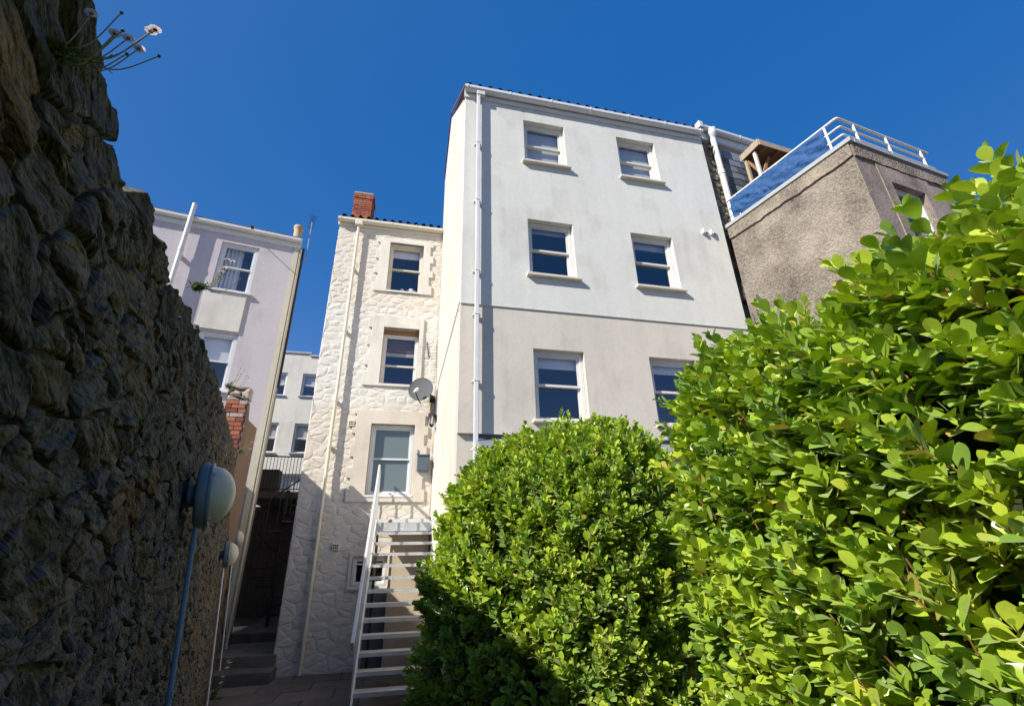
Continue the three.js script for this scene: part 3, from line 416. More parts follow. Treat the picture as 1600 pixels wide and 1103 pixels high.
// ------------------------------------------------------------------ the lilac-white house behind the stone wall
{
  const th = 10 * Math.PI / 180, oy = y => y - GY, R = rng(23);
  const h = thing('lilac_house', 'pale lilac rendered house rising behind the stone wall with one clay chimney pot', 'house', [-3.06, GY, -11.5], th);
  const yt = oy(8.0), W1 = [-1.76, -0.92, oy(6.20), oy(7.58)], W2 = [-1.74, -0.94, oy(3.66), oy(5.08)];
  add('wall', slab(rect(-6, 0, 0, yt), [hole(...W1), hole(...W2)], -0.28, 0), M.lilac, h);
  for (const [x0, x1, z0, z1] of [[-6, -5.8, -1.4, -0.281], [-0.2, -0.001, -1.4, -0.281], [-5.8, -0.2, -1.4, -1.25]]) add('side_wall', box(x0, x1, 0, yt - 0.001, z0, z1), M.cream, h);
  add('added_shade_wing', box(-5.9, -1.0, 0, oy(6.2), -7, -1.41), M.lilac, h);  // unseen wing added to keep the sun out of the passage
  for (const y of [oy(3.2), oy(5.7), yt - 0.05]) add('floor_slab', box(-5.79, -0.21, y - 0.1, y, -1.24, -0.29), M.inner, h);
  add('spandrel_panel', slab(rect(-1.84, -0.95, oy(5.13), oy(6.14)), [], 0.001, 0.035, 0.006), M.smoothUpper, h);
  add('corner_strip', [box(-0.12, -0.002, 0, yt - 0.16, 0.001, 0.02), rod([0.035, 0.1, -0.02], [0.035, yt - 0.2, -0.02], 0.035)], M.cream, h);
  add('corner_pipe', rod([0.10, oy(3.9), -0.10], [0.10, yt - 0.1, -0.10], 0.028), M.iron, h);
  gutter(h, -6, 0.04, yt + 0.05, 0.03, M.pvc, 6, 0.24); add('roof', prismX([[0.12, yt + 0.055], [0.12, yt + 0.10], [-1.45, yt + 0.25], [-1.45, yt + 0.0], [-0.8, yt + 0.0]], -6, 0.02), M.slateDark, h);
  sashWindow(h, ...W1, { set: 0.04, fw: 0.075, sill: 0.07, sillMat: M.pvc, frame: M.pvc, curtain: [[0.0, 0.62]] }); sashWindow(h, ...W2, { set: 0.04, fw: 0.075, sill: 0.07, sillMat: M.pvc, frame: M.pvc, blind: [[0, 0.42]], blindMat: M.blindWhite });
  const vp = add('vent_pipe', [rod([-2.52, oy(3), 0.14], [-2.52, oy(8.42), 0.14], 0.055, 0.055, 16)], M.pvc, h); for (const y of [4, 6.9]) add('bracket', box(-2.59, -2.45, oy(y), oy(y) + 0.03, 0.0, 0.13), M.pvc, vp); add('socket', rod([-2.52, oy(7.0), 0.14], [-2.52, oy(7.1), 0.14], 0.064, 0.064, 16), M.pvc, vp);
  const ch = add('chimney_stack', rbox(-0.42, 0.0, yt + 0.06, yt + 0.34, -0.75, -0.35, 0.02), M.brickPale, h); const pot = lathe([[0.085, 0], [0.125, 0], [0.118, 0.1], [0.105, 0.4], [0.115, 0.46], [0.135, 0.48], [0.135, 0.55], [0.1, 0.56], [0.09, 0.5], [0.09, 0.02]], 20); pot.translate(-0.16, yt + 0.335, -0.55); add('chimney_pot', metreUV(pot), M.potClay, ch);
  const fl = add('flood_lamp', [rod([-1.1, yt - 0.10, 0.12], [-1.1, yt - 0.12, 0.42], 0.012), rod([-1.1, yt - 0.12, 0.40], [-1.1, yt - 0.16, 0.5], 0.035, 0.05, 14)], M.creamTrim, h); add('lens', rod([-1.1, yt - 0.160, 0.5], [-1.1, yt - 0.163, 0.506], 0.04, 0.04, 14), M.dark, fl);
}
// TV aerial on that chimney
function aerial(name, label, pos, turn, len, n, w, up) {
  const a = thing(name, label, 'aerial', pos, turn);
  add('mast', rod([0, 0, 0], [0, up, 0], 0.012), M.lead, a); const b = add('boom', rod([0, up, -len / 2], [0, up, len / 2], 0.008), M.iron, a);
  for (let i = 0; i < n; i++) { const z = lerp(-len / 2, len / 2, i / (n - 1)), q = w * (0.7 + 0.3 * i / n); add('element', rod([-q / 2, up, z], [q / 2, up, z], 0.005, 0.005, 6), M.iron, b); } return a;
}
aerial('roof_aerial', 'small dark comb aerial on a mast beside the clay chimney pot', [-3.0, 7.7, -12.05], 0.3, 0.62, 10, 0.2, 1.45).children[1].rotation.x = 0;
// ------------------------------------------------------------------ brick pier at the end of the stone wall
{
  const p = thing('brick_pier', 'broken brick pier with rubble top at the end of the stone wall', 'pier', [-3.21, GY, -10.08]), R = rng(31), oy = y => y - GY;
  const W = 0.36, D = 0.81, top = oy(2.50);
  add('core', box(0.012, W - 0.012, 0, top, 0.012, D - 0.012), M.mortar, p);
  for (let c = 0; c < 17; c++) { const y = oy(1.45) + c * 0.082, o = (c % 2) * 0.115; /* the front leaf of bricks stands higher than the core */ for (let x = -o; x < W; x += 0.23) { const a = Math.max(0, x), b = Math.min(W, x + 0.22); if (b - a < 0.04) continue; const t = R(), pale = c > 12; add('brick', rbox(a, b, y, y + 0.072, D - 0.08, D + 0.004 + R() * 0.012, 0.006), pale && t < 0.7 ? M.brickPale : t < 0.5 ? M.brickA : t < 0.8 ? M.brickB : M.brickC, p); } }
  const polys = cells(scatter(0.02, W, top + 0.35, top + 0.66, 0.17, 0.13, R, 0.1, 0.7), 1.3); polys.forEach(q => { const cl = q.map(v => [Math.max(-0.03, Math.min(W + 0.02, v[0])), Math.max(top + 0.33, Math.min(top + 0.62, v[1]))]); const g = stone(cl, R, { gap: 0.01, deep: 0.11, high: 0.05, tilt: 0.3, rough: 0.02, M: 16, map: (s, h, n) => [s, h, D - 0.06 + n] }); if (g) add('stone', g, R() < 0.5 ? M.rubA : M.brickPale, p); });
  add('side_render', prismX([[0.0, 0.2], [D - 0.01, 0.2], [D - 0.01, top + 0.3], [D - 0.09, top + 0.3], [D - 0.2, top + 0.02], [0.0, top + 0.02]], W - 0.011, W + 0.02), M.ochre, p);
}
// ------------------------------------------------------------------ deck, railing, spiral stair in the passage, house far behind
{
  const d = thing('timber_deck', 'raised brown timber deck with thin black railing across the passage', 'deck', [-4.0, GY, -14.0]), oy = y => y - GY;
  add('floor', box(0, 2.03, oy(1.66), oy(1.82), -3, 0), M.darkWood, d); const rl = add('top_rail', box(0.0, 2.03, oy(2.74), oy(2.77), -0.06, -0.02), M.iron, d); add('bottom_rail', box(0, 2.03, oy(1.88), oy(1.90), -0.055, -0.025), M.iron, d);
  for (let x = 0.05; x < 2.02; x += 0.085) add('baluster', box(x - 0.006, x + 0.006, oy(1.9), oy(2.74), -0.046, -0.034), M.iron, rl);
  add('locker', rbox(0.38, 0.80, oy(1.83), oy(2.42), -0.5, -0.1, 0.01), M.darkWood, d);
  for (let k = 0; k < 17; k++) add('board', box(-0.2 + k * 0.13, -0.2 + k * 0.13 + 0.122, oy(-1.26), oy(1.67), -2.42 - (k % 2) * 0.012, -2.38 - (k % 2) * 0.012), M.darkWood, d);
  add('back_wall', box(-0.3, 2.03, oy(-1.5), oy(1.70), -2.6, -2.5), M.mortar, d);  // added backing that stops light showing through the gaps between boards
  const s = thing('spiral_stair', 'black iron spiral stair in the dark passage under the deck', 'stair', [-2.72, -1.24, -13.3]);
  add('post', rod([0, 0, 0], [0, 3.0, 0], 0.045), M.iron, s);
  for (let i = 0; i < 14; i++) { const a = 0.9 + i * 0.42, g = slab([[0.03, -0.03], [0.62, -0.15], [0.62, 0.15], [0.03, 0.03]], [], 0, 0.035); g.rotateX(-Math.PI / 2); g.rotateY(a); g.translate(0, 0.2 + i * 0.2, 0); add('tread', g, M.iron, s); add('baluster', rod([0.6 * Math.cos(a), 0.22 + i * 0.2, -0.6 * Math.sin(a)], [0.6 * Math.cos(a), 1.1 + i * 0.2, -0.6 * Math.sin(a)], 0.009), M.iron, s); }
  add('handrail', tube(Array.from({ length: 28 }, (_, i) => { const a = 0.9 + i * 0.21; return [0.6 * Math.cos(a), 1.1 + i * 0.1, -0.6 * Math.sin(a)]; }), 0.018, 80, 8), M.iron, s);
  const f = thing('cream_house', 'far cream house with small paired sash windows seen beyond the passage', 'house', [-9.5, GY, -22]), X0 = -9.5, yt = oy(9.12), ws = [];
  for (const [y0, y1] of [[7.05, 8.15], [4.48, 5.79]]) for (const [x0, x1] of [[-7.6, -7.0], [-5.98, -5.33], [-4.68, -4.02], [-3.3, -2.64]]) ws.push([x0 - X0, x1 - X0, oy(y0), oy(y1)]); ws.push([-4.9 - X0, -3.9 - X0, oy(2.0), oy(3.6)]);
  add('wall', slab([[0, 0], [12, 0], [12, yt - 0.12], [-4.5 - X0, yt - 0.12], [-4.5 - X0, yt], [0, yt]], ws.map(w => hole(...w)), -0.25, 0), M.farWall, f); add('coping', [rbox(0, -4.44 - X0, yt, yt + 0.09, -0.3, 0.06, 0.01), rbox(-4.5 - X0, 12, yt - 0.12, yt - 0.03, -0.3, 0.061, 0.01)], M.lead, f);
  for (const [x0, x1, z0, z1] of [[0, 0.2, -5, -0.251], [11.8, 12, -5, -0.251], [0.2, 11.8, -5, -4.8]]) add('side_wall', box(x0, x1, 0, yt - 0.13, z0, z1), M.farWall, f); add('roof', box(0.0, 12, yt - 0.3, yt - 0.14, -4.79, -0.26), M.inner, f);
  ws.forEach(w => sashWindow(f, ...w, { set: 0.08, sill: 0.07, sillMat: M.lead, frame: M.pvc, fw: 0.05, blind: [[0, 0.5]], blindMat: M.blind }));
}

// ------------------------------------------------------------------ stone house with a roof terrace canopy, right of the tall house
{
  const th = 5.9 * Math.PI / 180, oy = y => y - GY, R = rng(61);
  const h = thing('rubble_house', 'bare rubble stone house with white gutter squeezed between the tall and the roughcast houses', 'house', [5.985, GY, -6.66], th);
  const yt = oy(8.62), back = add('wall', box(0, 3.4, 0, yt, -0.3, 0), M.mortar, h);
  const sites = scatter(0.05, 0.95, oy(5.3), yt, 0.2, 0.14, R, 0.12, 0.8), polys = cells(sites, 1.4);
  sites.forEach((p, i) => { if (p[0] > 0.62 || polys[i].length < 3) return; const cl = polys[i].map(v => [Math.max(0.0, Math.min(0.64, v[0])), Math.min(yt - 0.05, v[1])]), g = stone(cl, R, { gap: 0.009, deep: 0.02, high: 0.04, tilt: 0.2, rough: 0.016, M: 16, map: (s, q, n) => [s, q, n + 0.006] }); if (g) { const t = R(); add('stone', g, t < 0.45 ? M.rubA : t < 0.8 ? M.rubB : M.rubC, back); } });
  for (let c = 0; c < 16; c++) for (let k = 0; k < 8; k++) { const x = 0.66 + k * 0.3 - (c % 2) * 0.15, y = oy(5.6) + c * 0.19; if (y > yt - 0.2) continue; const g = rbox(Math.max(0.652, x) + 0.003, x + 0.297, 0, 0.22, 0, 0.012, 0.003); g.rotateX(-0.05); g.translate(0, y, 0.006); add('hung_slate', g, R() < 0.7 ? M.slateDark : M.slate, back); }
  gutter(h, 0.02, 3.4, yt + 0.30, 0.06, M.pvc, 4, 0.26); add('roof', prismX([[0.1, yt + 0.31], [0.1, yt + 0.34], [-3, yt + 2.0], [-3, yt + 1.9]], 0.0, 3.4), M.slateDark, h); add('soffit', box(0.0, 3.4, yt + 0.001, yt + 0.04, 0.0, 0.055), M.pvc, h);
  const end = rbox(-0.02, 0.10, yt + 0.17, yt + 0.36, 0.05, 0.2, 0.02); add('gutter_end', end, M.pvc, h);
  const dp = add('downpipe', [rod([0.36, oy(5.6), 0.12], [0.36, yt + 0.12, 0.12], 0.062, 0.062, 18)], M.pvc, h); add('hopper', [lathe([[0.065, -0.13], [0.10, -0.05], [0.115, 0.0], [0.115, 0.12], [0.10, 0.12]], 6).translate(0.36, yt + 0.13, 0.13)], M.pvc, dp); add('socket', rod([0.36, oy(7.55), 0.12], [0.36, oy(7.65), 0.12], 0.072, 0.072, 18), M.pvc, dp);
  add('vent_stub', rod([0.55, yt + 0.3, 0.0], [0.55, yt + 0.52, 0.0], 0.025), M.pvc, h);
  const c = thing('terrace_canopy', 'small timber canopy with brown braces on the roof terrace behind the blue tarpaulin', 'canopy', [6.95, 5.95, -6.55], th);
  add('roof', [rbox(-0.05, 2.2, 2.10, 2.18, 0.02, 0.52, 0.01)], M.lead, c); add('fascia', [rbox(-0.075, -0.052, 2.02, 2.19, 0.02, 0.53, 0.005), rbox(-0.05, 2.2, 2.02, 2.17, 0.522, 0.545, 0.005)], M.timberPale, c);
  for (let k = 0; k < 6; k++) add('rafter', box(0.1 + k * 0.38, 0.15 + k * 0.38, 2.0, 2.099, 0.03, 0.51), M.timber, c);
  add('lining', box(-0.04, 2.2, 2.085, 2.0995, 0.03, 0.515), M.timber, c);
  add('post', rbox(-0.03, 0.03, 0.1, 2.02, 0.30, 0.36, 0.006), M.trim, c); add('post', rbox(-0.03, 0.035, 0.1, 2.02, 0.06, 0.12, 0.006), M.timberPale, c); add('brace', bar([0.03, 1.35, 0.33], [0.42, 2.05, 0.33], 0.055, 0.04), M.timber, c); add('brace', bar([0.0, 1.45, 0.33], [0.03, 2.04, 0.09], 0.05, 0.04, [1, 0, 0]), M.timber, c);
  add('back_wall', box(0.06, 2.2, 0.1, 2.0, -0.02, 0.01), M.darkWood, c);
}
// ------------------------------------------------------------------ roughcast house with railed roof
{
  const C = [6.65, -4.22], A = [6.085, -6.5], oy = y => y - GY, R = rng(71), top = oy(6.0), yb = oy(5.74);
  const h = thing('roughcast_house', 'brown roughcast house with a flat railed roof above the hedge', 'house', [C[0], GY, C[1]]);
  const place = (m, x, z, t) => { m.position.set(x - C[0], 0, z - C[1]); m.rotation.y = t; return m; };
  const tf = 0.1262, ts = -1.3275, L = 2.35, Wd = [0.68, 1.5, oy(4.1), oy(5.40)];
  place(add('side_wall', box(0, L - 0.001, 0, top, -0.25, 0), M.rough, h), A[0], A[1], ts);
  place(add('front_wall', slab(rect(0.25, 2.36, 0, top), [hole(...Wd)], -0.25, -0.001), M.frontRender, h), C[0], C[1], tf); place(add('corner', box(0.0, 0.2495, 0, top, -0.2, -0.001), M.frontRender, h), C[0], C[1], tf);
  // parapet band of coarser render with a ragged lower edge, standing proud of the wall
  const ragged = (len, ph) => { const lo = []; for (let x = 0; x <= len + 1e-6; x += len / 46) lo.push([x, yb + 0.035 * noise(x * 2.3 + ph, 3, 1) + 0.02 * noise(x * 9 + ph, 7, 2)]); return [...lo, [len, top - 0.001], [0, top - 0.001]]; };
  place(add('parapet_band', slab(ragged(L, 0), [], 0.001, 0.034), M.roughBand, h), A[0], A[1], ts); place(add('parapet_band', slab(ragged(2.36, 40), [], 0.001, 0.03), M.roughBand, h), C[0], C[1], tf);
  place(add('coping', rbox(-0.02, L + 0.06, top, top + 0.085, -0.27, 0.06, 0.01), M.lead, h), A[0], A[1], ts); place(add('coping', rbox(0.062, 2.42, top, top + 0.084, -0.27, 0.06, 0.01), M.lead, h), C[0], C[1], tf);
  add('roof_slab', prismY([[-0.32, -2.28], [0.1, -0.3], [2.2, -0.56], [2.4, -3.2], [-0.2, -3.2]], top - 0.2, top - 0.05), M.slateDark, h); add('back_wall', prismY([[2.11, -0.58], [2.32, -0.56], [2.5, -3.2], [-0.2, -3.2], [-0.2, -3.0], [2.3, -3.0]], 0, top - 0.21), M.inner, h);
  { place(sashWindow(h, ...Wd, { set: 0.07, sill: 0.05, frame: M.pvc, sillMat: M.lead, meet: 0.45, fw: 0.05 }), C[0], C[1], tf); }
  // surround of smoother render round the window
  place(add('window_surround', slab([[Wd[0] - 0.22, Wd[2]], [Wd[0] - 0.22, yb - 0.02], [Wd[1] + 0.22, yb - 0.02], [Wd[1] + 0.22, Wd[2]]], [hole(Wd[0], Wd[1], Wd[2] + 0.01, Wd[3])], 0.0, 0.018, 0.004), M.frontRender, h), C[0], C[1], tf);
  // railing
  const r = thing('roof_railing', 'white tubular railing with rounded corner round the flat roughcast roof', 'railing', [C[0], 0, C[1]]);
  const inset = 0.05, P = (x, t, ox2, oz2) => [ox2 + Math.cos(t) * x - inset * Math.sin(t), oz2 - Math.sin(t) * x - inset * Math.cos(t)];
  const side = x => { const q = P(x, ts, A[0], A[1]); return [q[0] - C[0], q[1] - C[1]]; }, front = x => { const q = P(x, tf, C[0], C[1]); return [q[0] - C[0], q[1] - C[1]]; };
  const yc = 6.085, hs = [0.19, 0.37, 0.56];
  hs.forEach((hh, i) => { const y = yc + hh, l = L - 0.22, f = 0.16, pts = []; for (const x of [0.08, 0.6, 1.2, 1.7, l]) { const q = side(x); pts.push([q[0], y, q[1]]); } const k = side(L - 0.06), k2 = front(0.05); pts.push([(k[0] + k2[0]) / 2, y, (k[1] + k2[1]) / 2]); const e = i === 1 ? 2.2 : 2.36; for (const x of [f, 0.7, 1.3, e]) { const q = front(x); pts.push([q[0], y, q[1]]); } add(i === 2 ? 'top_rail' : 'rail', tube(pts, i === 2 ? 0.024 : 0.019, 110, 10), M.rail, r); });
  for (const q of [side(0.3), side(1.2), side(L - 0.26), front(0.42), front(1.22), front(2.14)]) { add('post', rod([q[0], yc + 0.001, q[1]], [q[0], yc + 0.56, q[1]], 0.021), M.rail, r); add('base_plate', rod([q[0], yc + 0.002, q[1]], [q[0], yc + 0.02, q[1]], 0.05, 0.045, 12), M.rail, r); }
  const n = 140, m = 22, g = new THREE.PlaneGeometry(1, 1, n, m), p = g.attributes.position;
  for (let i = 0; i < p.count; i++) { const u = p.getX(i) + 0.5, v = p.getY(i) + 0.5, q = side(lerp(0.16, L - 0.28, u)), w = 0.035 + 0.03 * noise(u * 9 + v * 3, v * 3, 4) + 0.034 * Math.abs(noise(u * 17 + v * 7, v * 5, 5)) + 0.016 * noise(u * 40 - v * 16, v * 9, 6) + 0.02 * Math.sin(v * 3.1); p.setXYZ(i, q[0] - Math.cos(-ts) * 0 - 0.97 * w, yc + 0.05 + v * 0.47 + 0.015 * noise(u * 6, 1, 1) * (1 - v), q[1] + 0.24 * w); }
  g.computeVertexNormals(); const t = single('blue_tarpaulin', g, M.tarp, 'creased blue tarpaulin tied along the roof railing', 'tarpaulin'); t.position.set(C[0], 0, C[1]); M.tarp.side = THREE.DoubleSide;
}

// ------------------------------------------------------------------ steel stair
{
  const s = thing('steel_stair', 'steep open stair of chequer-plate treads rising to the whitewashed house', 'stair', [-0.39, GY, -7.44]), oy = y => y - GY, Rz = 0.185, G = 0.2165, W = 1.08;
  for (let i = 0; i < 12; i++) { const y = oy((i - 8) * Rz), z = -i * G, t = add('tread', box(0.012, W - 0.012, y - 0.012, y, z - 0.235, z), M.galv, s); add('nosing', box(0.012, W - 0.012, y - 0.05, y - 0.0125, z - 0.008, z + 0.0005), M.galv, t); }
  const z0 = 0.25, y0 = oy(-8 * Rz) - Rz * 0.9 - z0 * 0.2, zt = -12.2 * G, sl = Rz / G;
  for (const x of [0, W]) add('stringer', prismX([[0.12, 0.0], [0.32, 0.0], [0.0, oy(-8 * Rz) + 0.03], [zt, oy(-8 * Rz) + 0.03 - zt * sl], [zt, oy(-8 * Rz) - 0.19 - zt * sl]], x - 0.011, x + 0.011), M.stairPaint, s);
  const yl = oy(4 * Rz), zl = -12 * G; add('landing', [box(0.012, W + 0.15, yl - 0.012, yl, -3.055, zl), box(0.012, W + 0.15, yl - 0.16, yl - 0.013, zl - 0.02, zl)], M.galv, s); add('kick_plate', box(0.02, W + 0.1, yl + 0.002, yl + 0.10, zl - 0.42, zl - 0.41), M.stairPaint, s);
  { const q = Array.from({ length: 18 }, (_, i) => { const a = i / 18 * 6.283, k = 0.035 + 0.022 * noise(Math.cos(a) * 2, Math.sin(a) * 2, 3); return [0.26 + 1.3 * k * Math.cos(a), yl + 0.05 + 0.9 * k * Math.sin(a)]; }); add('rust_patch', slab(q, [], zl - 0.4098, zl - 0.4085), M.rust, s); }
  const hr = add('handrail', [bar([-0.015, oy(-0.87), 0.75], [-0.015, oy(1.75), -2.32], 0.11, 0.035), bar([-0.015, oy(1.745), -2.30], [-0.015, oy(1.745), -3.04], 0.05, 0.035)], M.stairPaint, s);
  for (let k = 0; k < 5; k++) { const z = -2.36 - k * 0.165; add('baluster', box(-0.024, -0.004, yl, oy(1.72), z - 0.008, z + 0.008), M.stairPaint, hr); }
  for (let k = 0; k < 9; k++) { const z = 0.0 - k * 0.27, y = oy(-8 * Rz) - z * sl; add('baluster', box(-0.024, -0.013, y - 0.05, lerp(oy(-0.87), oy(1.75), (0.75 - z) / 3.07) - 0.03, z - 0.012, z + 0.012), M.stairPaint, hr); }
  add('landing_post', [box(0.02, 0.07, 0, yl - 0.161, -2.72, -2.67), box(W + 0.02, W + 0.07, 0, yl - 0.161, -2.72, -2.67)], M.iron, s);
}

// ------------------------------------------------------------------ fittings on the narrow house
{
  const d = thing('satellite_dish', 'grey satellite dish with its receiver arm on the whitewashed house', 'satellite dish', [0.60, 3.42, -10.44]);
  const g = lathe(Array.from({ length: 11 }, (_, i) => { const r = 0.285 * i / 10; return [r, r * r * 0.55]; }), 40), rim = new THREE.TorusGeometry(0.285, 0.008, 8, 48); rim.rotateX(Math.PI / 2); rim.translate(0, 0.0447, 0);
  const face = add('reflector', [g, rim], M.dish, d); M.dish.side = THREE.DoubleSide;
  face.scale.set(0.95, 1, 1.08); face.quaternion.setFromUnitVectors(V3(0, 1, 0), V3(-0.32, 0.30, 0.9).normalize()); face.position.set(-0.27, 0.10, 0.30);
  add('arm', tube([[-0.27, -0.2, 0.30], [-0.33, -0.17, 0.46], [-0.40, -0.06, 0.62]], 0.014, 16, 8), M.iron, d); add('receiver', [rod([-0.43, -0.07, 0.60], [-0.37, 0.03, 0.54], 0.03, 0.035, 14), new THREE.SphereGeometry(0.04, 14, 10).translate(-0.36, 0.035, 0.53)], M.trim, d);
  add('bracket', [rod([0.0, 0.0, 0.0], [0.0, 0.0, 0.2], 0.02), rod([0, 0, 0.2], [-0.2, 0.08, 0.24], 0.02), box(-0.06, 0.06, -0.08, 0.08, -0.03, 0.0)], M.iron, d);
  const a = thing('wall_aerial', 'thin rod aerial with wire elements beside the middle window of the whitewashed house', 'aerial', [0.50, 3.75, -10.40]);
  add('mast', rod([0, -0.1, 0.12], [0, 0.62, 0.12], 0.013), M.trim, a); const b = add('boom', rod([-0.02, 0.6, 0.1], [-0.10, 0.92, 0.30], 0.011), M.iron, a);
  for (let i = 0; i < 7; i++) add('element', rod([-0.30, 0.44 + i * 0.075, 0.11], [0.14, 0.46 + i * 0.075, 0.11], 0.004, 0.004, 6), M.lead, b);
  for (let i = 0; i < 8; i++) { const t = i / 7; add('director', rod([lerp(-0.02, -0.1, t) - 0.045, lerp(0.6, 0.92, t), lerp(0.1, 0.3, t)], [lerp(-0.02, -0.1, t) + 0.045, lerp(0.6, 0.92, t) + 0.01, lerp(0.1, 0.3, t)], 0.008, 0.008, 6), M.iron, b); }
  add('bracket', [rod([0, 0.0, 0.0], [0, 0.02, 0.12], 0.012), rod([0.14, 0.4, 0.11], [0.14, 0.95, 0.11], 0.006)], M.iron, a);
  const l = thing('wall_lantern', 'black glazed wall lantern above the side door', 'lantern', [0.67, 2.55, -9.95]);
  add('bracket', [rod([0.0, 0.30, 0], [-0.08, 0.42, 0], 0.012), box(-0.01, 0.012, 0.05, 0.36, -0.04, 0.04)], M.iron, l);
  add('cap', lathe([[0.0, 0.47], [0.02, 0.45], [0.03, 0.42], [0.085, 0.36], [0.085, 0.345], [0, 0.345]], 6).translate(-0.09, 0, 0), M.iron, l); add('cage', [0, 1, 2, 3, 4, 5].map(k => rod([-0.09 + 0.075 * Math.cos(k * Math.PI / 3), 0.345, 0.075 * Math.sin(k * Math.PI / 3)], [-0.09 + 0.05 * Math.cos(k * Math.PI / 3), 0.14, 0.05 * Math.sin(k * Math.PI / 3)], 0.007, 0.007, 6)).concat([lathe([[0, 0.08], [0.03, 0.1], [0.055, 0.135], [0.055, 0.145], [0, 0.145]], 6).translate(-0.09, 0, 0)]), M.iron, l); add('glass', lathe([[0.045, 0.146], [0.068, 0.344]], 6).translate(-0.09, 0, 0), M.glass, l);
  const m = thing('letter_box', 'dark grey metal letter box beside the frosted window', 'letter box', [0.47, 1.78, -10.44]);
  add('body', rbox(-0.13, 0.13, 0, 0.34, 0, 0.09, 0.012), M.mailbox, m); add('lid', rbox(-0.138, 0.138, 0.335, 0.36, -0.005, 0.12, 0.008), M.mailbox, m); add('flap', rbox(-0.11, 0.11, 0.03, 0.30, 0.09, 0.096, 0.003), M.mailbox, m);
  const font = await new FontLoader().loadAsync('fonts/droid/droid_sans_regular.typeface.json'), tg = new TextGeometry('2', { font, size: 0.085, depth: 0.012, curveSegments: 8 }); tg.translate(0.315, 2.165, -10.454); single('house_number', tg, M.dark, 'small dark house number two above the letter box', 'house number');
  const hat = lathe([[0, 0.13], [0.05, 0.135], [0.085, 0.12], [0.095, 0.04], [0.10, 0.02], [0.17, 0.005], [0.17, 0], [0, 0]], 24); const hm = single('white_hat', hat, M.curtain, 'white brimmed hat behind the glass of the top narrow window', 'hat'); hm.position.set(-0.05, 6.34, -10.83); hm.rotation.z = 0.25;
  add('hat_stand', rod([0, -0.13, 0], [0, 0.02, 0], 0.012), M.iron, hm);
  const jar = lathe([[0, 0], [0.06, 0], [0.065, 0.1], [0.05, 0.14], [0.05, 0.16], [0.045, 0.16], [0.045, 0.13], [0, 0.02]], 20); const jm = single('white_jar', jar, M.curtain, 'small white jar standing beside the hat in the top narrow window', 'jar'); jm.position.set(-0.28, 6.27, -10.80);
}

// ------------------------------------------------------------------ bulkhead lamps on the stone wall
function bulkhead(label, s, h, dia, conduitMat, drop, lean) {
  const P = V3(...wallPt(s, h, -0.03)), N = V3(...wallPt(s, h, 1.06)).sub(P).normalize(), Tn = V3(...wallPt(s + 0.5, h, 0)).sub(V3(...wallPt(s - 0.5, h, 0))).normalize(), U = new THREE.Vector3().crossVectors(N, Tn).normalize(); if (U.y < 0) U.negate();
  const l = thing('bulkhead_lamp', label, 'lamp', P.toArray()), k = dia / 2;
  const turn = g => { const X = new THREE.Vector3().crossVectors(N, U).normalize(); g.applyMatrix4(new THREE.Matrix4().makeBasis(X, N, new THREE.Vector3().crossVectors(X, N))); return g; };
  const off = 0.045; // stands off the rough wall on its box
  add('back_box', turn(metreUV(lathe([[0, 0], [0.055, 0], [0.06, 0.01], [0.06, off], [0, off]], 20))), M.lampGrey, l);
  const b = add('housing', turn(metreUV(lathe([[0, off], [k * 0.92, off], [k * 0.98, off + 0.008], [k, off + 0.02], [k, off + 0.044], [k * 0.975, off + 0.047], [k * 0.975, off + 0.053], [k, off + 0.056], [k * 0.99, off + 0.068], [k * 0.9, off + 0.072], [0, off + 0.072]], 48))), M.lampGrey, l);
  add('diffuser', turn(lathe(Array.from({ length: 13 }, (_, i) => { const a = i / 12 * Math.PI / 2; return [k * 0.88 * Math.cos(a), off + 0.069 + k * 0.66 * Math.sin(a)]; }), 48)), M.opal, l);
  for (let i = 0; i < 4; i++) { const a = i * Math.PI / 2 + 0.6, g = new THREE.CylinderGeometry(0.009, 0.009, 0.012, 10); g.translate(k * 0.945 * Math.cos(a), off + 0.074, k * 0.945 * Math.sin(a)); add('screw', turn(metreUV(g)), M.galv, b); }
  const pts = []; for (let i = 0; i <= 16; i++) { const q = V3(...wallPt(s - lean * i / 16, lerp(h - 0.03, h - drop, i / 16), 0.03)).sub(P); pts.push(q.toArray()); }
  const c = add('conduit', tube(pts, 0.0125, 60, 10), conduitMat, l); for (const i of [2, 7, 12]) { const q = V3(...pts[i]), q2 = V3(...pts[i]).addScaledVector(U, 0.03); add('clip', rod(q.toArray(), q2.toArray(), 0.017, 0.017, 12), conduitMat, c); }
  return l;
}
bulkhead('round grey bulkhead lamp with blue-grey conduit on the stone wall', 3.08, 2.12, 0.335, M.conduit, 2.0, 0.28);
bulkhead('round bulkhead lamp with thin white conduit farther along the stone wall', 8.2, 1.93, 0.34, M.whiteConduit, 1.85, 0.1);
bulkhead('small bulkhead lamp at the passage end of the stone wall', 10.7, 2.25, 0.30, M.whiteConduit, 2.1, 0.0);

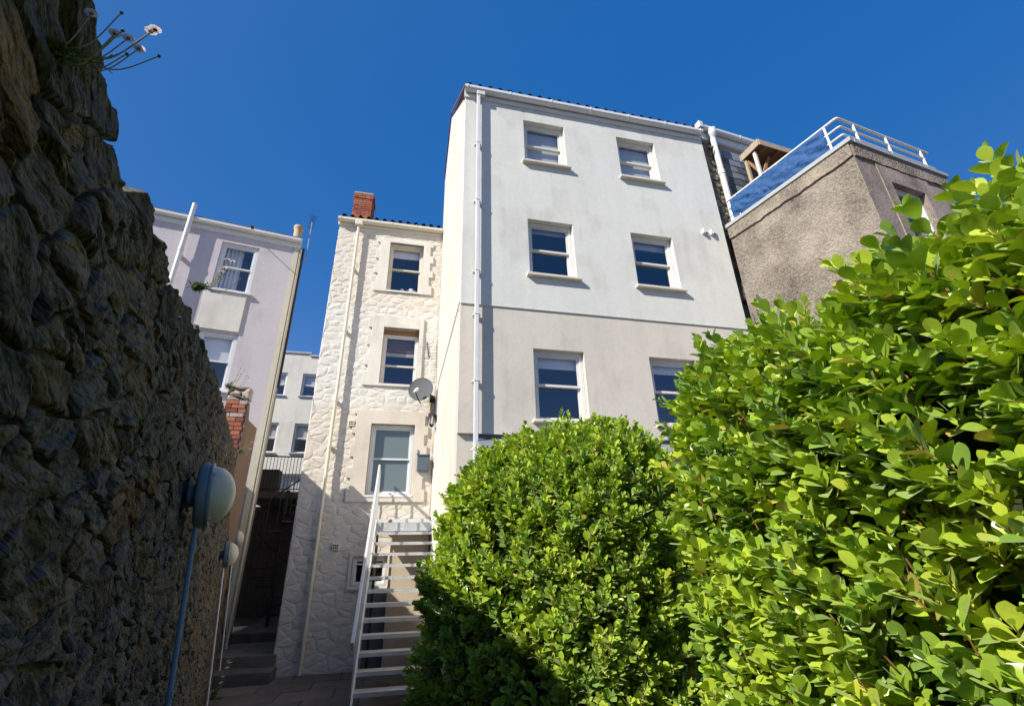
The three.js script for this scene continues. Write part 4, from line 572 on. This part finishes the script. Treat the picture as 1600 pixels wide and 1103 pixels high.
// ------------------------------------------------------------------ leaves and hedges
function leafGeo(fold, curl, seg = 8) { // broad spoon-shaped leaf of unit length along +y, folded at the midrib
  const pos = [], uv = [], idx = [], prof = [0.03, 0.10, 0.19, 0.265, 0.315, 0.335, 0.315, 0.235, 0.035];
  for (let i = 0; i <= seg; i++) { const t = i / seg, w = prof[i] , z = -curl * t * t; for (const k of [-1, 0, 1]) { pos.push(k * w, t, z + Math.abs(k) * w * fold); uv.push(0.5 + k * w, t); } }
  for (let i = 0; i < seg; i++) for (let k = 0; k < 2; k++) { const a = i * 3 + k; idx.push(a, a + 1, a + 3, a + 1, a + 4, a + 3); }
  const g = new THREE.BufferGeometry(); g.setAttribute('position', new THREE.Float32BufferAttribute(pos, 3)); g.setAttribute('uv', new THREE.Float32BufferAttribute(uv, 2)); g.setIndex(idx); g.computeVertexNormals(); return g;
}
const LEAVES = [leafGeo(0.25, 0.10), leafGeo(0.40, 0.22), leafGeo(0.12, -0.05)];
const leafMat = c => new THREE.MeshPhysicalMaterial({ color: new THREE.Color().setRGB(...c), roughness: 0.9, transmission: 0.36, thickness: 0, clearcoat: 0.65, clearcoatRoughness: 0.26, map: T.leaf, side: THREE.DoubleSide });
const LEAFTONES = [[0.30, 0.46, 0.009], [0.40, 0.54, 0.011], [0.19, 0.34, 0.012], [0.47, 0.58, 0.022], [0.50, 0.42, 0.05]], LEAFMATS = LEAFTONES.map(leafMat), LEAFWHITE = leafMat([1, 1, 1]);
// a clipped hedge: a rounded box turned about y, its faces covered with leafy shoots
function hedge(name, label, { at, turn, size, round, shoots, leaf, seed, uneven = 0.08, faces, cap = 0.09, taper = 0, shift = [0, 0], drop = 0 }) {
  const h = thing(name, label, 'hedge', [at[0], GY, at[1]], turn), R = rng(seed), [sx, sy, sz] = size, hx = sx / 2, hz = sz / 2;
  const inner = (p) => V3(Math.max(-hx + round, Math.min(hx - round, p.x)), Math.min(sy - round, p.y), Math.max(-hz + round, Math.min(hz - round, p.z)));
  const form = v => { const t = Math.max(0, v.y / sy) ** 4.0, k = 1 - taper * t; v.x = v.x * k + shift[0] * t; v.z = v.z * k + shift[1] * t; const q = Math.max(0, Math.min(1, (v.z + 1.6) / 1.0)); v.y -= drop * t * q * q * (3 - 2 * q); return v; };
  const skin = () => { let t = R(), p; const f = faces[Math.floor(R() * faces.length)]; const a = R() * 2 - 1, b = R(); p = f === 'top' ? V3(a * hx, sy, (b * 2 - 1) * hz) : f === '-x' ? V3(-hx, b * sy, a * hz) : f === '+x' ? V3(hx, b * sy, a * hz) : f === '+z' ? V3(a * hx, b * sy, hz) : V3(a * hx, b * sy, -hz); const q = inner(p), n = p.clone().sub(q); if (n.lengthSq() < 1e-9) n.set(0, 1, 0); n.normalize(); const u = uneven * (noise(p.x * 2.6 + seed, p.y * 2.6, p.z * 2.6) + 0.6 * noise(p.x * 7, p.y * 7 + seed, p.z * 7)); return [form(q.addScaledVector(n, round + u)), n]; };
  // solid dark green core inside the leaves, blocks the view through
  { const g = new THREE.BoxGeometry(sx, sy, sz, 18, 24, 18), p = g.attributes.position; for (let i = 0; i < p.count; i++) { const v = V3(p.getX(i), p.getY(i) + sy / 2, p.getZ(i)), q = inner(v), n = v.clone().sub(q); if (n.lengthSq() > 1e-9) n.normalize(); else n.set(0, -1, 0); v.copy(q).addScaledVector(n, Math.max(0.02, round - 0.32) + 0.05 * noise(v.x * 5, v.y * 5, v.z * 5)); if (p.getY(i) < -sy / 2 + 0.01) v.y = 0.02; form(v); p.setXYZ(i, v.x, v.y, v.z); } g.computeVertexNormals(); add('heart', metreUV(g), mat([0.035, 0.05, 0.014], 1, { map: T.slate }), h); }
  const mats = [], stems = [], up = V3(0, 1, 0), inv = new THREE.Matrix4().makeRotationY(turn).setPosition(at[0], GY, at[1]);
  for (let s = 0; s < shoots; s++) {
    const [p, n] = skin(), deep = Math.pow(R(), 1.6) * 0.20, L = 0.13 + R() * 0.12, dir = n.clone().multiplyScalar(0.75).add(V3((R() - 0.5) * 0.7, 0.55 + R() * 0.45, (R() - 0.5) * 0.7)).normalize(), long = R() < 0.11 ? 0.05 + R() * cap : 0;
    const base = p.clone().addScaledVector(n, -deep).addScaledVector(dir, -L * 0.75), tip = base.clone().addScaledVector(dir, L + long); if (base.y < 0.02) continue;
    const bend = V3((R() - 0.5) * 0.03, 0.02 * R(), (R() - 0.5) * 0.03), at2 = t => base.clone().lerp(tip, t).addScaledVector(bend, Math.sin(t * 3.1));
    stems.push([base, at2(0.5), tip]); const nl = Math.round((L + long) / 0.0225) + 1, az = R() * 6.28, side = new THREE.Vector3().crossVectors(dir, Math.abs(dir.y) > 0.9 ? V3(1, 0, 0) : up).normalize(), oth = new THREE.Vector3().crossVectors(dir, side);
    const tone = R(); const tint = V3(...LEAFTONES[tone < 0.4 ? 0 : tone < 0.68 ? 1 : tone < 0.9 ? 2 : 3]);
    for (let i = 0; i < nl; i++) {
      const t = 0.12 + 0.88 * (i + 1) / nl, a = az + i * 2.4 + (R() - 0.5) * 0.5, rad = side.clone().multiplyScalar(Math.cos(a)).addScaledVector(oth, Math.sin(a)), o = 0.35 + 0.95 * (1 - t) + (R() - 0.5) * 0.3;
      const y = dir.clone().multiplyScalar(1.1 - 0.55 * (1 - t)).addScaledVector(rad, o).addScaledVector(n, 0.15).normalize(), z0 = dir.clone().multiplyScalar(0.9).addScaledVector(rad, -0.35).addScaledVector(up, 0.5).add(V3(R() - 0.5, R() - 0.5, R() - 0.5).multiplyScalar(0.9)), x = new THREE.Vector3().crossVectors(y, z0).normalize(), z = new THREE.Vector3().crossVectors(x, y);
      const odd = R() < 0.018, len = leaf * (0.62 + 0.5 * Math.sin(Math.PI * Math.min(1, t * 0.9 + 0.1)) + 0.46 * (R() - 0.5)) * (t > 0.93 ? 0.7 : 1), m = new THREE.Matrix4().makeBasis(x.multiplyScalar(len * (0.85 + 0.3 * R())), y.multiplyScalar(len), z.multiplyScalar(len)).setPosition(at2(t).addScaledVector(rad, 0.004));
      const w = at2(t).applyMatrix4(inv), c = w.clone().applyMatrix4(camera.matrixWorldInverse), inV = c.z < -0.2 && Math.abs(c.x / c.z) < 1.08 && Math.abs(c.y / c.z) < 0.74, out = 1 - deep * 3 - (1 - t) * 0.3, nv = n.clone().applyAxisAngle(up, turn).dot(w.clone().normalize().negate());
      mats.push({ m, len, k: Math.floor(R() * 3), tint: odd ? V3(...LEAFTONES[4]) : tint, tone: odd ? 4 : LEAFTONES.findIndex(q => q[0] === tint.x), v: 0.82 + 0.36 * R(), score: inV && nv > 0.1 ? len / w.length() * out * (0.4 + nv) : 0 });
    }
  }
  const order = mats.map((q, i) => i).sort((a, b) => mats[b].score - mats[a].score), own = new Set(order.slice(0, 298));
  for (const i of own) { const q = mats[i], l = add('leaf', LEAVES[q.k], LEAFMATS[q.tone], h); q.m.decompose(l.position, l.quaternion, l.scale); }
  for (let k = 0; k < 3; k++) { const l = mats.filter((q, i) => q.k === k && !own.has(i)), im = new THREE.InstancedMesh(LEAVES[k], LEAFWHITE, l.length); l.forEach((q, i) => { im.setMatrixAt(i, q.m); im.setColorAt(i, new THREE.Color().setRGB(q.tint.x * q.v, q.tint.y * q.v, q.tint.z)); }); im.name = 'foliage'; im.userData.kind = 'stuff'; shadowed(im); h.add(im); }
  const pos = [], idx = []; for (const [a, b, c] of stems) { const st = pos.length / 3; [a, b, c].forEach((p, j) => { const r = [0.0048, 0.0036, 0.0018][j]; for (let k = 0; k < 4; k++) pos.push(p.x + r * Math.cos(k * 1.5708), p.y + r * 0.3 * Math.sin(k * 3.1), p.z + r * Math.sin(k * 1.5708)); }); for (let j = 0; j < 2; j++) for (let k = 0; k < 4; k++) { const q = st + j * 4 + k, w = st + j * 4 + (k + 1) % 4; idx.push(q, w, q + 4, w, w + 4, q + 4); } }
  const g = new THREE.BufferGeometry(); g.setAttribute('position', new THREE.Float32BufferAttribute(pos, 3)); g.setIndex(idx); g.computeVertexNormals(); add('twigs', metreUV(g), M.stem, h, 'stuff');
  const R2 = rng(seed + 1), tr = []; for (let k = 0; k < 5; k++) { const x = (R2() - 0.5) * sx * 0.5, z = (R2() - 0.5) * sz * 0.5; tr.push(rod([x, 0, z], [x + 0.1, sy * 0.5, z], 0.03, 0.02)); } add('trunk', tr, M.twig, h);
  return h;
}
hedge('clipped_hedge', 'rounded clipped hedge with a sunlit side and a dark side below the tall house', { at: [1.65, -4.72], turn: 0.86, size: [2.75, 2.93, 2.2], round: 0.66, taper: 0.29, shift: [0.20, 0.24], shoots: 6800, leaf: 0.062, seed: 101, faces: ['-x', '+z', 'top', '+x', '-x', '+z'] });
hedge('big_leaved_hedge', 'bright green hedge of larger glossy leaves standing against the roughcast house', { at: [2.48, -0.85], turn: -0.10, taper: 0.12, drop: 0.25, size: [2.16, 3.02, 3.9], round: 0.5, shoots: 5200, leaf: 0.071, seed: 202, faces: ['-x', '-x', '-x', 'top', '-z'], uneven: 0.09, cap: 0.14 });

// ------------------------------------------------------------------ daisies rooted in the wall top
const PETAL = new THREE.MeshPhysicalMaterial({ color: new THREE.Color().setRGB(0.86, 0.76, 0.80), roughness: 0.95, transmission: 0.45, thickness: 0, side: THREE.DoubleSide }), DISC = mat([0.62, 0.42, 0.04], 0.9), HERB = leafMat([0.13, 0.20, 0.03]);
function daisy(label, s, h, n, { stems, seed, k = 1, aim = [0.75, 0.35, -0.2] }) {
  const base = V3(...wallPt(s, h, n)), d = thing('daisy_plant', label, 'plant', base.toArray()), R = rng(seed), lg = [], sg = [];
  for (let i = 0; i < stems; i++) {
    const L = k * (0.10 + 0.11 * R()), a = V3(aim[0] + (R() - 0.5) * 0.7, aim[1] + (R() - 0.4) * 0.9, aim[2] + (R() - 0.5) * 1.1).normalize(), p1 = a.clone().multiplyScalar(L * 0.6).add(V3(0, -k * (0.01 + 0.03 * R()), 0)), p2 = a.clone().multiplyScalar(L * 0.92).add(V3(0, k * (0.03 + 0.05 * R()), 0));
    const cv = new THREE.CatmullRomCurve3([V3(0, 0, 0), p1.clone().multiplyScalar(0.5), p1, p2]); const st = add('stem', new THREE.TubeGeometry(cv, 14, 0.0011 * Math.sqrt(k), 5), M.greenStem, d);
    for (let j = 0; j < 34; j++) { const t = 0.05 + 0.62 * R() * R() + 0.1 * R(), q = cv.getPoint(t), tn = cv.getTangent(t), r = V3(R() - 0.5, R() - 0.5, R() - 0.5).normalize(), y = tn.clone().multiplyScalar(0.6).add(r).normalize(), x = new THREE.Vector3().crossVectors(y, V3(0.3, 1, 0.2)).normalize(), z = new THREE.Vector3().crossVectors(x, y), l = k * (0.010 + 0.016 * R()) * (1.2 - t); lg.push(LEAVES[0].clone().applyMatrix4(new THREE.Matrix4().makeBasis(x.multiplyScalar(l * 0.42), y.multiplyScalar(l), z.multiplyScalar(l)).setPosition(q))); }
    if (i % 2 === 0) { // a flower: ring of narrow rays round a yellow disc, on a green cup
      const f = cv.getTangent(1).lerp(V3(SUN.x, SUN.y, SUN.z), 0.45).normalize(), r0 = k * 0.0105, fl = [], np = 20; for (let q = 0; q < np; q++) { const g = new THREE.PlaneGeometry(r0 * 0.3, r0, 1, 2); g.translate(0, r0 * 0.62, 0); g.rotateX(-Math.PI / 2 + 0.22 + 0.15 * (R() - 0.5)); g.rotateY(q / np * 6.283); fl.push(g); }
      const m = new THREE.Matrix4().makeRotationFromQuaternion(new THREE.Quaternion().setFromUnitVectors(V3(0, 1, 0), f)).setPosition(p2); const fw = add('flower', merge(fl).applyMatrix4(m), PETAL, d); add('disc', lathe([[r0 * 0.36, 0], [r0 * 0.3, r0 * 0.16], [0, r0 * 0.22]], 12).applyMatrix4(m), DISC, fw); add('cup', lathe([[0, -r0 * 0.35], [r0 * 0.3, -r0 * 0.18], [r0 * 0.36, -0.0002]], 12).applyMatrix4(m), HERB, fw);
    } else { const g = new THREE.SphereGeometry(k * 0.0038, 8, 6); g.translate(p2.x, p2.y, p2.z); add('bud', g, HERB, st); }
  }
  add('leaves', mergeGeometries(lg), HERB, d, 'stuff'); return d;
}
daisy('daisy plant with three open flowers against the sky at the wall top', 0.64, 2.42, -0.05, { stems: 11, seed: 7, k: 0.7, aim: [0.75, 0.35, -0.25] });
daisy('small daisy tuft on the wall top below the white vent pipe', 1.66, 2.62, 0.02, { stems: 8, seed: 15, k: 0.8, aim: [0.8, 0.4, -0.1] });
daisy('sparse daisy tuft beside the lower lilac house window', 4.0, 3.03, 0.02, { stems: 6, seed: 21, k: 1.0 });
daisy('daisy tuft with few flowers near the brick pier', 8.6, 3.45, 0.02, { stems: 7, seed: 27, k: 1.6 });
daisy('low leafy weed growing at the foot of the stone wall', 9.0, 0.12, 0.05, { stems: 14, seed: 33, k: 2.0, aim: [0.5, 0.9, 0.1] });

renderer.render(scene, camera);
